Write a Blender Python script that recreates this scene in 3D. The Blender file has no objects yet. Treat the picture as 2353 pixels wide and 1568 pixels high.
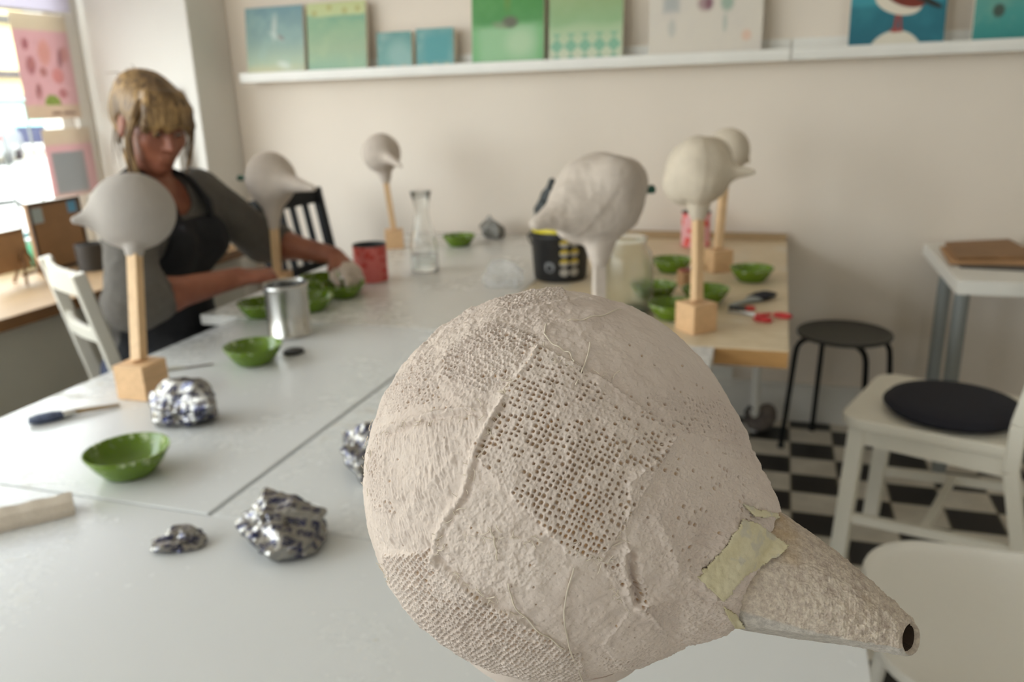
import bpy, math, random
import numpy as np
from mathutils import Vector, Matrix

scene = bpy.context.scene
COL = scene.collection
rnd = random.Random(11)
PI = math.pi

# ------------------------------------------------------------------ camera
IMG_W, IMG_H = 2353.0, 1568.0
FOC = 1856.715
CAM = np.array([0.0, 0.0, 1.29])
_p, _r, _y = math.radians(16.92284), math.radians(-1.857115), math.radians(18.3208)
FWD = np.array([-math.sin(_y) * math.cos(_p), math.cos(_y) * math.cos(_p), -math.sin(_p)])
_r0 = np.array([math.cos(_y), math.sin(_y), 0.0])
_u0 = np.cross(_r0, FWD)
RGT = math.cos(_r) * _r0 + math.sin(_r) * _u0
UPV = -math.sin(_r) * _r0 + math.cos(_r) * _u0
T = 0.735          # table top height


def ray(px, py):
    return FWD + RGT * ((px - IMG_W / 2) / FOC) - UPV * ((py - IMG_H / 2) / FOC)


def at(px, py, depth):
    return CAM + ray(px, py) * depth


def onz(px, py, z):
    d = ray(px, py)
    return CAM + d * ((z - CAM[2]) / d[2])


def ony(px, py, y):
    d = ray(px, py)
    return CAM + d * (y / d[1])


def onx(px, py, x):
    d = ray(px, py)
    return CAM + d * (x / d[0])


cd = bpy.data.cameras.new('camera')
cam = bpy.data.objects.new('camera', cd)
COL.objects.link(cam)
cam.matrix_world = Matrix(((RGT[0], UPV[0], -FWD[0], CAM[0]), (RGT[1], UPV[1], -FWD[1], CAM[1]),
                           (RGT[2], UPV[2], -FWD[2], CAM[2]), (0, 0, 0, 1)))
cd.sensor_fit = 'HORIZONTAL'
cd.sensor_width = 36.0
cd.lens = FOC / IMG_W * 36.0
cd.clip_start = 0.02
cd.clip_end = 200
cd.dof.use_dof = True
cd.dof.focus_distance = 0.300
cd.dof.aperture_fstop = 12.0
cd.dof.aperture_blades = 0
scene.camera = cam
scene.view_settings.view_transform = 'Standard'
scene.view_settings.look = 'None'
scene.view_settings.gamma = 1.0
scene.view_settings.use_curve_mapping = False

# ------------------------------------------------------------------ materials


def srgb(r, g, b):
    f = lambda c: c / 12.92 if c <= 0.04045 else ((c + 0.055) / 1.055) ** 2.4
    return (f(r / 255), f(g / 255), f(b / 255), 1.0)


class NT:
    """small helper round a node tree"""

    def __init__(self, name):
        self.m = bpy.data.materials.new(name)
        self.m.use_nodes = True
        self.t = self.m.node_tree
        self.n = self.t.nodes
        self.b = self.n['Principled BSDF']
        self.co = None

    def coord(self):
        if self.co is None:
            self.co = self.n.new('ShaderNodeTexCoord').outputs['Object']
        return self.co

    def link(self, a, b):
        self.t.links.new(a, b)

    def set(self, **kw):
        for k, v in kw.items():
            self.b.inputs[k.replace('_', ' ')].default_value = v
        return self

    def noise(self, scale, detail=3, rough=0.55, stretch=None):
        co = self.coord()
        if stretch is not None:
            mp = self.n.new('ShaderNodeMapping')
            mp.inputs['Scale'].default_value = stretch
            self.link(co, mp.inputs[0])
            co = mp.outputs[0]
        x = self.n.new('ShaderNodeTexNoise')
        x.inputs['Scale'].default_value = scale
        x.inputs['Detail'].default_value = detail
        x.inputs['Roughness'].default_value = rough
        self.link(co, x.inputs['Vector'])
        return x.outputs[0]

    def ramp(self, src, a, b):
        x = self.n.new('ShaderNodeMapRange')
        x.interpolation_type = 'SMOOTHSTEP'
        x.inputs[1].default_value = a
        x.inputs[2].default_value = b
        self.link(src, x.inputs[0])
        return x.outputs[0]

    def math(self, op, a, b=None):
        x = self.n.new('ShaderNodeMath')
        x.operation = op
        for i, v in enumerate((a, b)):
            if v is None:
                continue
            if isinstance(v, (int, float)):
                x.inputs[i].default_value = v
            else:
                self.link(v, x.inputs[i])
        return x.outputs[0]

    def mix(self, fac, a, b):
        x = self.n.new('ShaderNodeMix')
        x.data_type = 'RGBA'
        for s, v in ((x.inputs[0], fac), (x.inputs[6], a), (x.inputs[7], b)):
            if isinstance(v, (int, float, tuple)):
                s.default_value = v
            else:
                self.link(v, s)
        return x.outputs[2]

    def color(self, src):
        if isinstance(src, tuple):
            self.b.inputs['Base Color'].default_value = src
        else:
            self.link(src, self.b.inputs['Base Color'])
        return self

    def bump(self, src, dist=0.001, strength=1.0):
        x = self.n.new('ShaderNodeBump')
        x.inputs['Distance'].default_value = dist
        x.inputs['Strength'].default_value = strength
        self.link(src, x.inputs['Height'])
        self.link(x.outputs[0], self.b.inputs['Normal'])
        return self


def simple(name, c, rough=0.5, metal=0.0, var=0.0, scale=30, bump=0.0, bscale=200, **kw):
    k = NT(name)
    k.set(Roughness=rough, Metallic=metal)
    if var:
        dark = tuple(x * (1 - var) for x in c[:3]) + (1,)
        lite = tuple(min(1, x * (1 + var)) for x in c[:3]) + (1,)
        k.color(k.mix(k.ramp(k.noise(scale, 4), .3, .7), dark, lite))
    else:
        k.color(c)
    if bump:
        k.bump(k.noise(bscale, 3), bump)
    if kw:
        k.set(**kw)
    return k.m


def wood(name, c, var=.16, axis=(1, 12, 12), scale=9, rough=.55):
    k = NT(name)
    n = k.noise(scale, 4, .6, axis)
    dark = tuple(x * (1 - var) for x in c[:3]) + (1,)
    lite = tuple(min(1, x * (1 + var * .6)) for x in c[:3]) + (1,)
    k.color(k.mix(k.ramp(n, .3, .7), dark, lite)).set(Roughness=rough)
    k.bump(n, .0004)
    return k.m


M = {}
M['wall'] = simple('cream_wall_paint', srgb(229, 217, 203), .85, var=.02, scale=2, bump=.0006, bscale=90)
M['white_wall'] = simple('white_wall_paint', srgb(226, 222, 215), .85, var=.02, scale=2, bump=.0006, bscale=90)
M['ceiling'] = simple('ceiling_paint', srgb(236, 232, 226), .9)
M['white_paint'] = simple('white_gloss_paint', srgb(232, 229, 222), .38, var=.02, scale=8)
M['cream_paint'] = simple('cream_lacquer', srgb(240, 234, 220), .42, var=.02, scale=6)
M['grey_white'] = simple('grey_white_paint', srgb(206, 201, 189), .38, var=.02, scale=8)  # white chair paint, evenly toned down to grey-white
M['white_plastic'] = simple('white_plastic', srgb(232, 228, 220), .45)
M['black_paint'] = simple('black_paint', srgb(14, 15, 15), .6, Specular_IOR_Level=.25)
M['black_plastic'] = simple('black_plastic', srgb(30, 30, 32), .45, var=.2, scale=25)
M['black_fabric'] = simple('black_fabric', srgb(38, 37, 45), .95, var=.25, scale=400, bump=.0012, bscale=900)
M['grey_metal'] = simple('grey_painted_metal', srgb(150, 154, 152), .38, metal=.3)
M['steel'] = simple('brushed_steel', srgb(196, 194, 190), .27, metal=1.0, var=.08, scale=18)
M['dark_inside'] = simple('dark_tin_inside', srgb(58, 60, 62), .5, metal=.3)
M['pine'] = wood('pale_pine', srgb(219, 183, 140), .12, (14, 14, 1.2))
M['pine_block'] = wood('pine_end_block', srgb(218, 178, 134), .10, (12, 2, 12))
M['bench_wood'] = wood('bench_board', srgb(176, 145, 109), .10, (9, 1, 9))
M['bench_edge'] = wood('bench_edge', srgb(120, 84, 48), .2, (9, 1, 9))
M['grey_panel'] = simple('grey_panel_paint', srgb(184, 181, 170), .7, var=.03, scale=3)
M['table_edge'] = wood('chipboard_edge', srgb(178, 134, 80), .12, (2, 12, 12))
M['brown_board'] = simple('brown_hardboard', srgb(148, 112, 76), .7, var=.08, scale=14)
M['card'] = simple('brown_cardboard', srgb(178, 138, 98), .75, var=.06, scale=20)
M['dark_edge'] = simple('dark_edge', srgb(70, 52, 38), .7)
M['plaster'] = simple('dry_plaster', srgb(196, 183, 171), .9, var=.05, scale=22, bump=.0016, bscale=85)
M['plaster_smooth'] = simple('smooth_plaster', srgb(172, 164, 157), .85, var=.04, scale=18, bump=.0008, bscale=70)
M['plaster_warm'] = simple('warm_plaster', srgb(212, 199, 180), .9, var=.06, scale=22, bump=.0014, bscale=75)
M['balloon'] = simple('green_balloon_rubber', srgb(20, 78, 62), .35)
M['clear'] = simple('clear_glass', (1, 1, 1, 1), .02)
_g = M['clear'].node_tree.nodes['Principled BSDF']
_g.inputs['Transmission Weight'].default_value = 1.0
_g.inputs['IOR'].default_value = 1.45
_g.inputs['Base Color'].default_value = (.98, .99, .985, 1)
M['jar_glass'] = simple('greenish_jar_glass', (.95, .97, .93, 1), .22)
_g = M['jar_glass'].node_tree.nodes['Principled BSDF']
_g.inputs['Transmission Weight'].default_value = 1.0
_g.inputs['IOR'].default_value = 1.3
M['water'] = simple('water', (.93, .96, .95, 1), .0)
_g = M['water'].node_tree.nodes['Principled BSDF']
_g.inputs['Transmission Weight'].default_value = 1.0
_g.inputs['IOR'].default_value = 1.33
M['pane'] = simple('window_glass', (1, 1, 1, 1), .0)
_k = M['pane'].node_tree
_tr = _k.nodes.new('ShaderNodeBsdfTransparent')
_tr.inputs[0].default_value = (.96, .98, .97, 1)
_gl = _k.nodes.new('ShaderNodeBsdfGlossy')
_gl.inputs['Roughness'].default_value = .02
_mx = _k.nodes.new('ShaderNodeMixShader')
_mx.inputs[0].default_value = .05
_k.links.new(_tr.outputs[0], _mx.inputs[1])
_k.links.new(_gl.outputs[0], _mx.inputs[2])
_k.links.new(_mx.outputs[0], _k.nodes['Material Output'].inputs[0])


def bowl_mat():
    k = NT('green_glaze')
    n = k.noise(60, 5, .7)
    sx = k.n.new('ShaderNodeSeparateXYZ')
    k.link(k.coord(), sx.inputs[0])
    near_rim = k.ramp(sx.outputs[2], .022, .036)
    m = k.math('MULTIPLY', near_rim, k.ramp(n, .53, .64))
    k.color(k.mix(m, srgb(96, 124, 22), srgb(190, 200, 160)))
    k.set(Roughness=.22)
    k.link(k.math('MULTIPLY_ADD', m, .5), k.b.inputs['Roughness'])
    r = k.b.inputs['Roughness'].links[0].from_node
    r.inputs[2].default_value = .2
    return k.m


M['bowl'] = bowl_mat()


def laminate(name, c):
    """white worktop with dried plaster smears and specks"""
    k = NT(name)
    sm = k.noise(2.2, 3, .5)
    fine = k.noise(26, 6, .7)
    speck = k.noise(95, 2, .5)
    zone = k.ramp(sm, .47, .62)
    a = k.math('MULTIPLY', zone, k.ramp(fine, .5, .68))
    b = k.math('MULTIPLY', k.ramp(speck, .69, .74), k.ramp(sm, .4, .55))
    m = k.math('MAXIMUM', a, b)
    col = k.mix(k.math('MULTIPLY', m, .65), c, srgb(196, 190, 178))
    k.color(col)
    rr = k.math('MULTIPLY_ADD', m, .4)
    rr.node.inputs[2].default_value = .27
    k.link(rr, k.b.inputs['Roughness'])
    k.bump(m, .0006, .6)
    return k.m


M['laminate'] = laminate('white_laminate', srgb(212, 213, 213))
M['laminate_warm'] = laminate('white_laminate_warm', srgb(212, 209, 203))


def worktop():
    k = NT('birch_worktop')
    n = k.noise(7, 5, .6, (3, 14, 3))
    d = k.noise(5, 5, .65)
    base = k.mix(k.ramp(n, .3, .7), srgb(206, 185, 150), srgb(222, 204, 174))
    k.color(k.mix(k.math('MULTIPLY', k.ramp(d, .5, .68), .6), base, srgb(212, 204, 190)))
    k.set(Roughness=.5)
    return k.m


M['worktop'] = worktop()


def tiles():
    k = NT('black_white_tiles')
    mp = k.n.new('ShaderNodeMapping')
    k.link(k.coord(), mp.inputs[0])
    mp.inputs['Location'].default_value = (-.104 / .1525, -2.995 / .1375 + 1.0, .5)
    mp.inputs['Scale'].default_value = (1 / .1525, 1 / .1375, 1)
    ck = k.n.new('ShaderNodeTexChecker')
    ck.inputs['Scale'].default_value = 1.0
    k.link(mp.outputs[0], ck.inputs['Vector'])
    fr = k.n.new('ShaderNodeVectorMath')
    fr.operation = 'FRACTION'
    k.link(mp.outputs[0], fr.inputs[0])
    s = k.n.new('ShaderNodeSeparateXYZ')
    k.link(fr.outputs[0], s.inputs[0])
    e = []
    for i in (0, 1):
        a = k.math('SUBTRACT', s.outputs[i], .5)
        e.append(k.math('ABSOLUTE', a))
    g = k.ramp(k.math('MAXIMUM', e[0], e[1]), .478, .49)
    dirt = k.noise(12, 4)
    white = k.mix(k.ramp(dirt, .35, .7), srgb(214, 206, 192), srgb(232, 224, 210))
    c = k.mix(ck.outputs['Fac'], srgb(30, 27, 25), white)
    k.color(k.mix(g, c, srgb(150, 140, 122)))
    k.set(Roughness=.42)
    return k.m


M['tiles'] = tiles()


def foil_mat():
    k = NT('printed_foil')
    br = k.n.new('ShaderNodeTexBrick')
    br.inputs['Scale'].default_value = 26
    br.inputs['Mortar Size'].default_value = .10
    br.inputs['Mortar Smooth'].default_value = .3
    br.inputs['Brick Width'].default_value = .8
    br.inputs['Row Height'].default_value = .42
    k.link(k.coord(), br.inputs['Vector'])
    n = k.noise(70, 2)
    m = k.math('MULTIPLY', k.math('SUBTRACT', 1.0, br.outputs['Fac']), k.ramp(n, .36, .45))
    m = k.math('MULTIPLY', m, k.ramp(k.noise(240, 1, .5, (1, 3, 3)), .40, .50))
    k.color(k.mix(m, srgb(150, 147, 143), srgb(24, 32, 76)))
    k.set(Metallic=1.0, Roughness=.26)
    return k.m


M['foil'] = foil_mat()
M['foil_dull'] = simple('dull_foil', srgb(122, 119, 113), .4, metal=.5, var=.3, scale=60)


def tin_mat(name, base, dot, scale=42):
    k = NT(name)
    v = k.n.new('ShaderNodeTexVoronoi')
    v.inputs['Scale'].default_value = scale
    k.link(k.coord(), v.inputs['Vector'])
    m = k.ramp(v.outputs['Distance'], .42, .3)
    n = k.noise(26, 3)
    k.color(k.mix(m, base, dot)).set(Roughness=.4)
    return k.m


M['red_tin'] = tin_mat('red_patterned_paper', srgb(206, 104, 98), srgb(190, 52, 36))
M['pink_tin'] = tin_mat('pink_patterned_paper', srgb(240, 176, 180), srgb(232, 84, 74), 30)

# ------------------------------------------------------------------ geometry helpers


def rotm(rx=0, ry=0, rz=0):
    return np.array(Matrix.Rotation(rz, 3, 'Z') @ Matrix.Rotation(ry, 3, 'Y') @ Matrix.Rotation(rx, 3, 'X'))


def frame_of(d):
    d = np.asarray(d, float)
    d = d / np.linalg.norm(d)
    h = np.array([0, 0, 1.0]) if abs(d[2]) < .9 else np.array([1.0, 0, 0])
    u = np.cross(h, d)
    u /= np.linalg.norm(u)
    return d, u, np.cross(d, u)


class MB:
    def __init__(self):
        self.v, self.f, self.mi, self.k = [], [], [], 0
        self.n = 0

    def add(self, v, f):
        v = np.asarray(v, float).reshape(-1, 3)
        self.v.append(v)
        for q in f:
            self.f.append(tuple(int(i) + self.n for i in q))
            self.mi.append(self.k)
        self.n += len(v)
        return self

    def box(self, c, s, R=None):
        h = np.array(s, float) / 2
        v = np.array([[x, y, z] for z in (-1, 1) for y in (-1, 1) for x in (-1, 1)], float) * h
        if R is not None:
            v = v @ np.asarray(R).T
        return self.add(v + np.array(c, float), [(0, 2, 3, 1), (4, 5, 7, 6), (0, 1, 5, 4), (2, 6, 7, 3), (0, 4, 6, 2), (1, 3, 7, 5)])

    def beam(self, a, b, w, h, up=(0, 0, 1)):
        a, b = np.array(a, float), np.array(b, float)
        d = b - a
        L = np.linalg.norm(d)
        d /= L
        u = np.cross(np.array(up, float), d)
        if np.linalg.norm(u) < 1e-5:
            u = np.cross(np.array([1., 0, 0]), d)
        u /= np.linalg.norm(u)
        return self.box((a + b) / 2, (L, w, h), np.column_stack([d, u, np.cross(d, u)]))

    def rings(self, R, close=False, cap0=True, cap1=True):
        R = [np.asarray(r, float) for r in R]
        n = len(R[0])
        f = []
        m = len(R)
        for i in range(m if close else m - 1):
            a, b = i * n, ((i + 1) % m) * n
            for j in range(n):
                k = (j + 1) % n
                f.append((a + j, a + k, b + k, b + j))
        if not close:
            if cap0:
                f.append(tuple(range(n - 1, -1, -1)))
            if cap1:
                f.append(tuple((m - 1) * n + j for j in range(n)))
        return self.add(np.concatenate(R), f)

    def lathe(self, prof, seg=48, c=(0, 0, 0), cap0=False, cap1=False):
        t = np.linspace(0, 2 * PI, seg, endpoint=False)
        R = [np.column_stack([r * np.cos(t), r * np.sin(t), np.full(seg, z)]) + np.array(c, float) for r, z in prof]
        return self.rings(R, False, cap0, cap1)

    def tube(self, pts, rad, seg=12, cap=True):
        P = [np.array(p, float) for p in pts]
        t = np.linspace(0, 2 * PI, seg, endpoint=False)
        R = []
        d, u, w = frame_of(P[1] - P[0])
        for i, p in enumerate(P):
            if i == 0:
                d2 = P[1] - P[0]
            elif i == len(P) - 1:
                d2 = P[-1] - P[-2]
            else:
                d2 = P[i + 1] - P[i - 1]
            d2 = d2 / max(np.linalg.norm(d2), 1e-9)
            u = u - d2 * np.dot(u, d2)
            u /= np.linalg.norm(u)
            w = np.cross(d2, u)
            r = rad[i] if hasattr(rad, '__len__') else rad
            R.append(p + r * (np.outer(np.cos(t), u) + np.outer(np.sin(t), w)))
        return self.rings(R, False, cap, cap)

    def prism(self, poly, z0, z1):
        n = len(poly)
        v = [(x, y, z0) for x, y in poly] + [(x, y, z1) for x, y in poly]
        f = [tuple(range(n - 1, -1, -1)), tuple(range(n, 2 * n))]
        f += [(i, (i + 1) % n, n + (i + 1) % n, n + i) for i in range(n)]
        return self.add(v, f)

    def build(self, name, mats, parent=None, loc=None, bevel=0, smooth=0, seg=2):
        v = np.concatenate(self.v)
        me = bpy.data.meshes.new(name)
        me.from_pydata(v.tolist(), [], self.f)
        if not isinstance(mats, (list, tuple)):
            mats = [mats]
        for m in mats:
            me.materials.append(m)
        if len(mats) > 1:
            me.polygons.foreach_set('material_index', self.mi)
        if smooth:
            me.polygons.foreach_set('use_smooth', [True] * len(me.polygons))
            me.set_sharp_from_angle(angle=math.radians(smooth))
        me.update()
        return link(name, me, parent, loc, bevel, seg)


def link(name, me, parent=None, loc=None, bevel=0, seg=2):
    o = bpy.data.objects.new(name, me)
    COL.objects.link(o)
    if loc is not None:
        o.location = loc
    if parent is not None:
        o.parent = parent
    if bevel:
        b = o.modifiers.new('bevel', 'BEVEL')
        b.width = bevel
        b.segments = seg
        b.limit_method = 'ANGLE'
        b.angle_limit = math.radians(35)
    return o


def tag(o, label=None, cat=None, group=None, kind=None):
    if label:
        o['label'] = label
    if cat:
        o['category'] = cat
    if group:
        o['group'] = group
    if kind:
        o['kind'] = kind
    return o


def thing(name, label, cat, loc=(0, 0, 0), rz=0.0, group=None):
    o = bpy.data.objects.new(name, None)
    COL.objects.link(o)
    o.empty_display_size = .05
    o.location = loc
    o.rotation_euler = (0, 0, rz)
    return tag(o, label, cat, group)


def struct(o):
    o['kind'] = 'structure'
    return o


def copy_tree(o, parent=None):
    c = o.copy()
    COL.objects.link(c)
    if parent is not None:
        c.parent = parent
    for ch in list(o.children):
        copy_tree(ch, c)
    return c


# ------------------------------------------------------------------ noise + implicit surfaces (numpy)


def _hash(ix, iy, iz, s=0):
    h = (ix.astype(np.int64) * 374761393 + iy.astype(np.int64) * 668265263 + iz.astype(np.int64) * 2147483647 + s * 1274126177) & 0xffffffff
    h = ((h ^ (h >> 13)) * 1274126177) & 0xffffffff
    h = ((h ^ (h >> 15)) * 2246822519) & 0xffffffff
    return ((h ^ (h >> 16)) & 0xffff).astype(np.float32) / 65535.0


def vnoise(p, seed=0):
    i = np.floor(p)
    f = (p - i).astype(np.float32)
    i = i.astype(np.int64)
    f = f * f * (3 - 2 * f)
    r = 0
    for dx in (0, 1):
        wx = f[:, 0] if dx else 1 - f[:, 0]
        for dy in (0, 1):
            wy = f[:, 1] if dy else 1 - f[:, 1]
            for dz in (0, 1):
                wz = f[:, 2] if dz else 1 - f[:, 2]
                r = r + wx * wy * wz * _hash(i[:, 0] + dx, i[:, 1] + dy, i[:, 2] + dz, seed)
    return r * 2 - 1


def fbm(p, octv=4, seed=0, gain=.5, ridged=False):
    a, s, t = 1.0, 0, 0
    for o in range(octv):
        n = vnoise(p * (2.03 ** o) + 17.3 * o, seed + o)
        if ridged:
            n = 1 - 2 * np.abs(n)
        s = s + a * n
        t += a
        a *= gain
    return s / t


def sstep(a, b, x):
    t = np.clip((x - a) / (b - a), 0, 1)
    return t * t * (3 - 2 * t)


class Field:
    def __init__(self, lo, hi, h):
        self.lo = np.array(lo, float)
        self.h = h
        self.n = np.ceil((np.array(hi, float) - self.lo) / h).astype(int) + 1
        self.F = np.full(self.n, .06, np.float32)

    def block(self, lo, hi):
        a = np.clip(np.floor((np.array(lo) - self.lo) / self.h).astype(int), 0, self.n)
        b = np.clip(np.ceil((np.array(hi) - self.lo) / self.h).astype(int) + 1, 0, self.n)
        sl = tuple(slice(x, y) for x, y in zip(a, b))
        ax = [(self.lo[i] + self.h * np.arange(a[i], b[i])).astype(np.float32) for i in range(3)]
        return sl, ax[0][:, None, None], ax[1][None, :, None], ax[2][None, None, :]

    def merge(self, sl, d, k, cut=False):
        a = self.F[sl]
        if cut:
            d = -d
            if k > 0:
                h = np.clip(.5 - .5 * (a - d) / k, 0, 1)
                self.F[sl] = a * (1 - h) + d * h + k * h * (1 - h)
            else:
                self.F[sl] = np.maximum(a, d)
            return
        if k > 0:
            h = np.clip(.5 + .5 * (a - d) / k, 0, 1)
            self.F[sl] = a * (1 - h) + d * h - k * h * (1 - h)
        else:
            self.F[sl] = np.minimum(a, d)

    def cap(self, a, b, ra, rb, k=.01, cut=False):
        a, b = np.array(a, float), np.array(b, float)
        m = max(ra, rb) + k + .03
        sl, X, Y, Z = self.block(np.minimum(a, b) - m, np.maximum(a, b) + m)
        ab = b - a
        L2 = max(float(ab @ ab), 1e-9)
        t = np.clip(((X - a[0]) * ab[0] + (Y - a[1]) * ab[1] + (Z - a[2]) * ab[2]) / L2, 0, 1)
        d = np.sqrt((X - a[0] - t * ab[0]) ** 2 + (Y - a[1] - t * ab[1]) ** 2 + (Z - a[2] - t * ab[2]) ** 2) - (ra + (rb - ra) * t)
        self.merge(sl, d, k, cut)
        return self

    def chain(self, pts, rs, k=.008):
        for i in range(len(pts) - 1):
            self.cap(pts[i], pts[i + 1], rs[i], rs[i + 1], k)
        return self

    def ell(self, c, r, R=None, k=.01, cut=False):
        c, r = np.array(c, float), np.array(r, float)
        m = r.max() + k + .03
        sl, X, Y, Z = self.block(c - m, c + m)
        X, Y, Z = X - c[0], Y - c[1], Z - c[2]
        if R is None:
            R = np.eye(3)
        q = [R[0, i] * X + R[1, i] * Y + R[2, i] * Z for i in range(3)]
        k0 = np.sqrt(sum((q[i] / r[i]) ** 2 for i in range(3)))
        k1 = np.sqrt(sum((q[i] / r[i] ** 2) ** 2 for i in range(3))) + 1e-6
        self.merge(sl, k0 * (k0 - 1) / k1, k, cut)
        return self

    def half(self, p, n):
        """keep only the side the normal points to"""
        p, n = np.array(p, float), np.array(n, float)
        n = n / np.linalg.norm(n)
        sl, X, Y, Z = self.block(self.lo, self.lo + self.n * self.h)
        self.F = np.maximum(self.F, -((X - p[0]) * n[0] + (Y - p[1]) * n[1] + (Z - p[2]) * n[2])).astype(np.float32)
        return self

    def mesh(self):
        F, h = self.F, self.h
        F[0], F[-1] = .06, .06
        F[:, 0], F[:, -1] = .06, .06
        F[:, :, 0], F[:, :, -1] = .06, .06
        S = F < 0
        c = [(i, j, k) for i in (0, 1) for j in (0, 1) for k in (0, 1)]
        n = self.n - 1
        cnt = np.zeros(n, np.int8)
        for i, j, k in c:
            cnt += S[i:i + n[0], j:j + n[1], k:k + n[2]]
        act = (cnt > 0) & (cnt < 8)
        I = np.argwhere(act)
        idx = np.full(n, -1, np.int64)
        idx[act] = np.arange(len(I))
        vals = {o: F[I[:, 0] + o[0], I[:, 1] + o[1], I[:, 2] + o[2]] for o in c}
        P = np.zeros((len(I), 3))
        W = np.zeros(len(I))
        for o in c:
            for ax in range(3):
                if o[ax]:
                    continue
                o2 = list(o)
                o2[ax] = 1
                a, b = vals[o], vals[tuple(o2)]
                x = (a < 0) != (b < 0)
                t = np.where(x, a / np.where(x, a - b, 1), 0)
                q = np.tile(np.array(o, float), (len(I), 1))
                q[:, ax] += t
                P += q * x[:, None]
                W += x
        V = self.lo + h * (I + P / W[:, None])
        Q = []
        for ax in range(3):
            b1, b2 = (ax + 1) % 3, (ax + 2) % 3
            s0 = [slice(1, -1)] * 3
            s1 = [slice(1, -1)] * 3
            s0[ax] = slice(0, -1)
            s1[ax] = slice(1, None)
            A, B = S[tuple(s0)], S[tuple(s1)]
            for flip in (0, 1):
                E = np.argwhere((A & ~B) if not flip else (~A & B))
                off = np.ones(3, int)
                off[ax] = 0
                E = E + off
                cs = []
                for (u, w) in ((-1, -1), (0, -1), (0, 0), (-1, 0)):
                    q = E.copy()
                    q[:, b1] += u
                    q[:, b2] += w
                    cs.append(idx[q[:, 0], q[:, 1], q[:, 2]])
                q = np.column_stack(cs)
                Q.append(q if not flip else q[:, ::-1])
        return V, np.concatenate(Q)


def np_mesh(name, V, Q, mats, parent=None, loc=None, smooth=True, attr=None):
    me = bpy.data.meshes.new(name)
    V = np.ascontiguousarray(V, np.float32)
    Q = np.ascontiguousarray(Q, np.int32)
    me.vertices.add(len(V))
    me.vertices.foreach_set('co', V.ravel())
    me.loops.add(Q.size)
    me.loops.foreach_set('vertex_index', Q.ravel())
    me.polygons.add(len(Q))
    me.polygons.foreach_set('loop_start', np.arange(0, Q.size, 4, dtype=np.int32))
    me.polygons.foreach_set('loop_total', np.full(len(Q), 4, np.int32))
    me.polygons.foreach_set('use_smooth', np.full(len(Q), smooth))
    for m in (mats if isinstance(mats, (list, tuple)) else [mats]):
        me.materials.append(m)
    for k, a in (attr or {}).items():
        at_ = me.attributes.new(k, 'FLOAT', 'POINT')
        at_.data.foreach_set('value', np.ascontiguousarray(a, np.float32))
    me.update(calc_edges=True)
    return link(name, me, parent, loc)


def submesh(V, Q, keep):
    q = Q[keep]
    u, inv = np.unique(q, return_inverse=True)
    return V[u], inv.reshape(q.shape)


def normals_of(V, Q):
    n = np.cross(V[Q[:, 2]] - V[Q[:, 0]], V[Q[:, 3]] - V[Q[:, 1]])
    N = np.zeros_like(V)
    for i in range(4):
        np.add.at(N, Q[:, i], n)
    return N / (np.linalg.norm(N, axis=1, keepdims=True) + 1e-12)
# ------------------------------------------------------------------ the room
XW, YB, XR, YF, ZC = -2.90, 3.22, 2.45, -1.9, 2.72
YP, XP = 2.963, -2.33                       # pilaster beside the window
WY0, WY1, WZ0, WZ1 = -1.80, 2.885, .70, 2.45  # window opening


def slab(name, c, s, m):
    return struct(MB().box(c, s).build(name, m))


slab('floor', ((XW + XR) / 2, (YF + YB) / 2, -.05), (XR - XW + .2, YB - YF + .2, .1), M['tiles'])
slab('ceiling', ((XW + XR) / 2, (YF + YB) / 2, ZC + .05), (XR - XW + .2, YB - YF + .2, .1), M['ceiling'])
slab('wall_back', ((XW + XR) / 2, YB + .05, ZC / 2), (XR - XW + .2, .1, ZC), M['wall'])
slab('wall_right', (XR + .05, (YF + YB) / 2, ZC / 2), (.1, YB - YF, ZC), M['white_wall'])
w = MB()
w.box((-.1, YF - .05, ZC / 2), (3.3, .1, ZC)).box((2.225, YF - .05, ZC / 2), (.55, .1, ZC))
w.box((1.75, YF - .05, 2.42), (.4, .1, .6)).box((1.75, YF - .05, .25), (.4, .1, .5)).box((-2.89, YF - .05, ZC / 2), (.22, .1, ZC))
w.box((-2.265, YF - .05, 2.56), (1.03, .1, .32)).box((-2.265, YF - .05, .15), (1.03, .1, .3))
struct(w.build('wall_front', M['white_wall']))
w = MB()
w.box((XW - .1, (YF + YB) / 2, WZ0 / 2), (.2, YB - YF, WZ0))
w.box((XW - .1, (YF + YB) / 2, (WZ1 + ZC) / 2), (.2, YB - YF, ZC - WZ1))
w.box((XW - .1, (WY1 + YB) / 2, (WZ0 + WZ1) / 2), (.2, YB - WY1, WZ1 - WZ0))
w.box((XW - .1, (WY0 + YF) / 2, (WZ0 + WZ1) / 2), (.2, WY0 - YF, WZ1 - WZ0))
struct(w.build('wall_left', M['white_wall']))
p = MB().box(((XW + XP) / 2, (YP + YB) / 2, ZC / 2), (XP - XW, YB - YP, ZC)).build('wall_left_pier', M['white_wall'], bevel=.006)
struct(p)
b = MB().box(((XP + XR) / 2, YB - .008, .075), (XR - XP, .016, .15)).box(((XP + XR) / 2, YB - .013, .155), (XR - XP, .026, .014))
struct(b.build('baseboard_back', M['white_wall'], bevel=.002))
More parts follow.
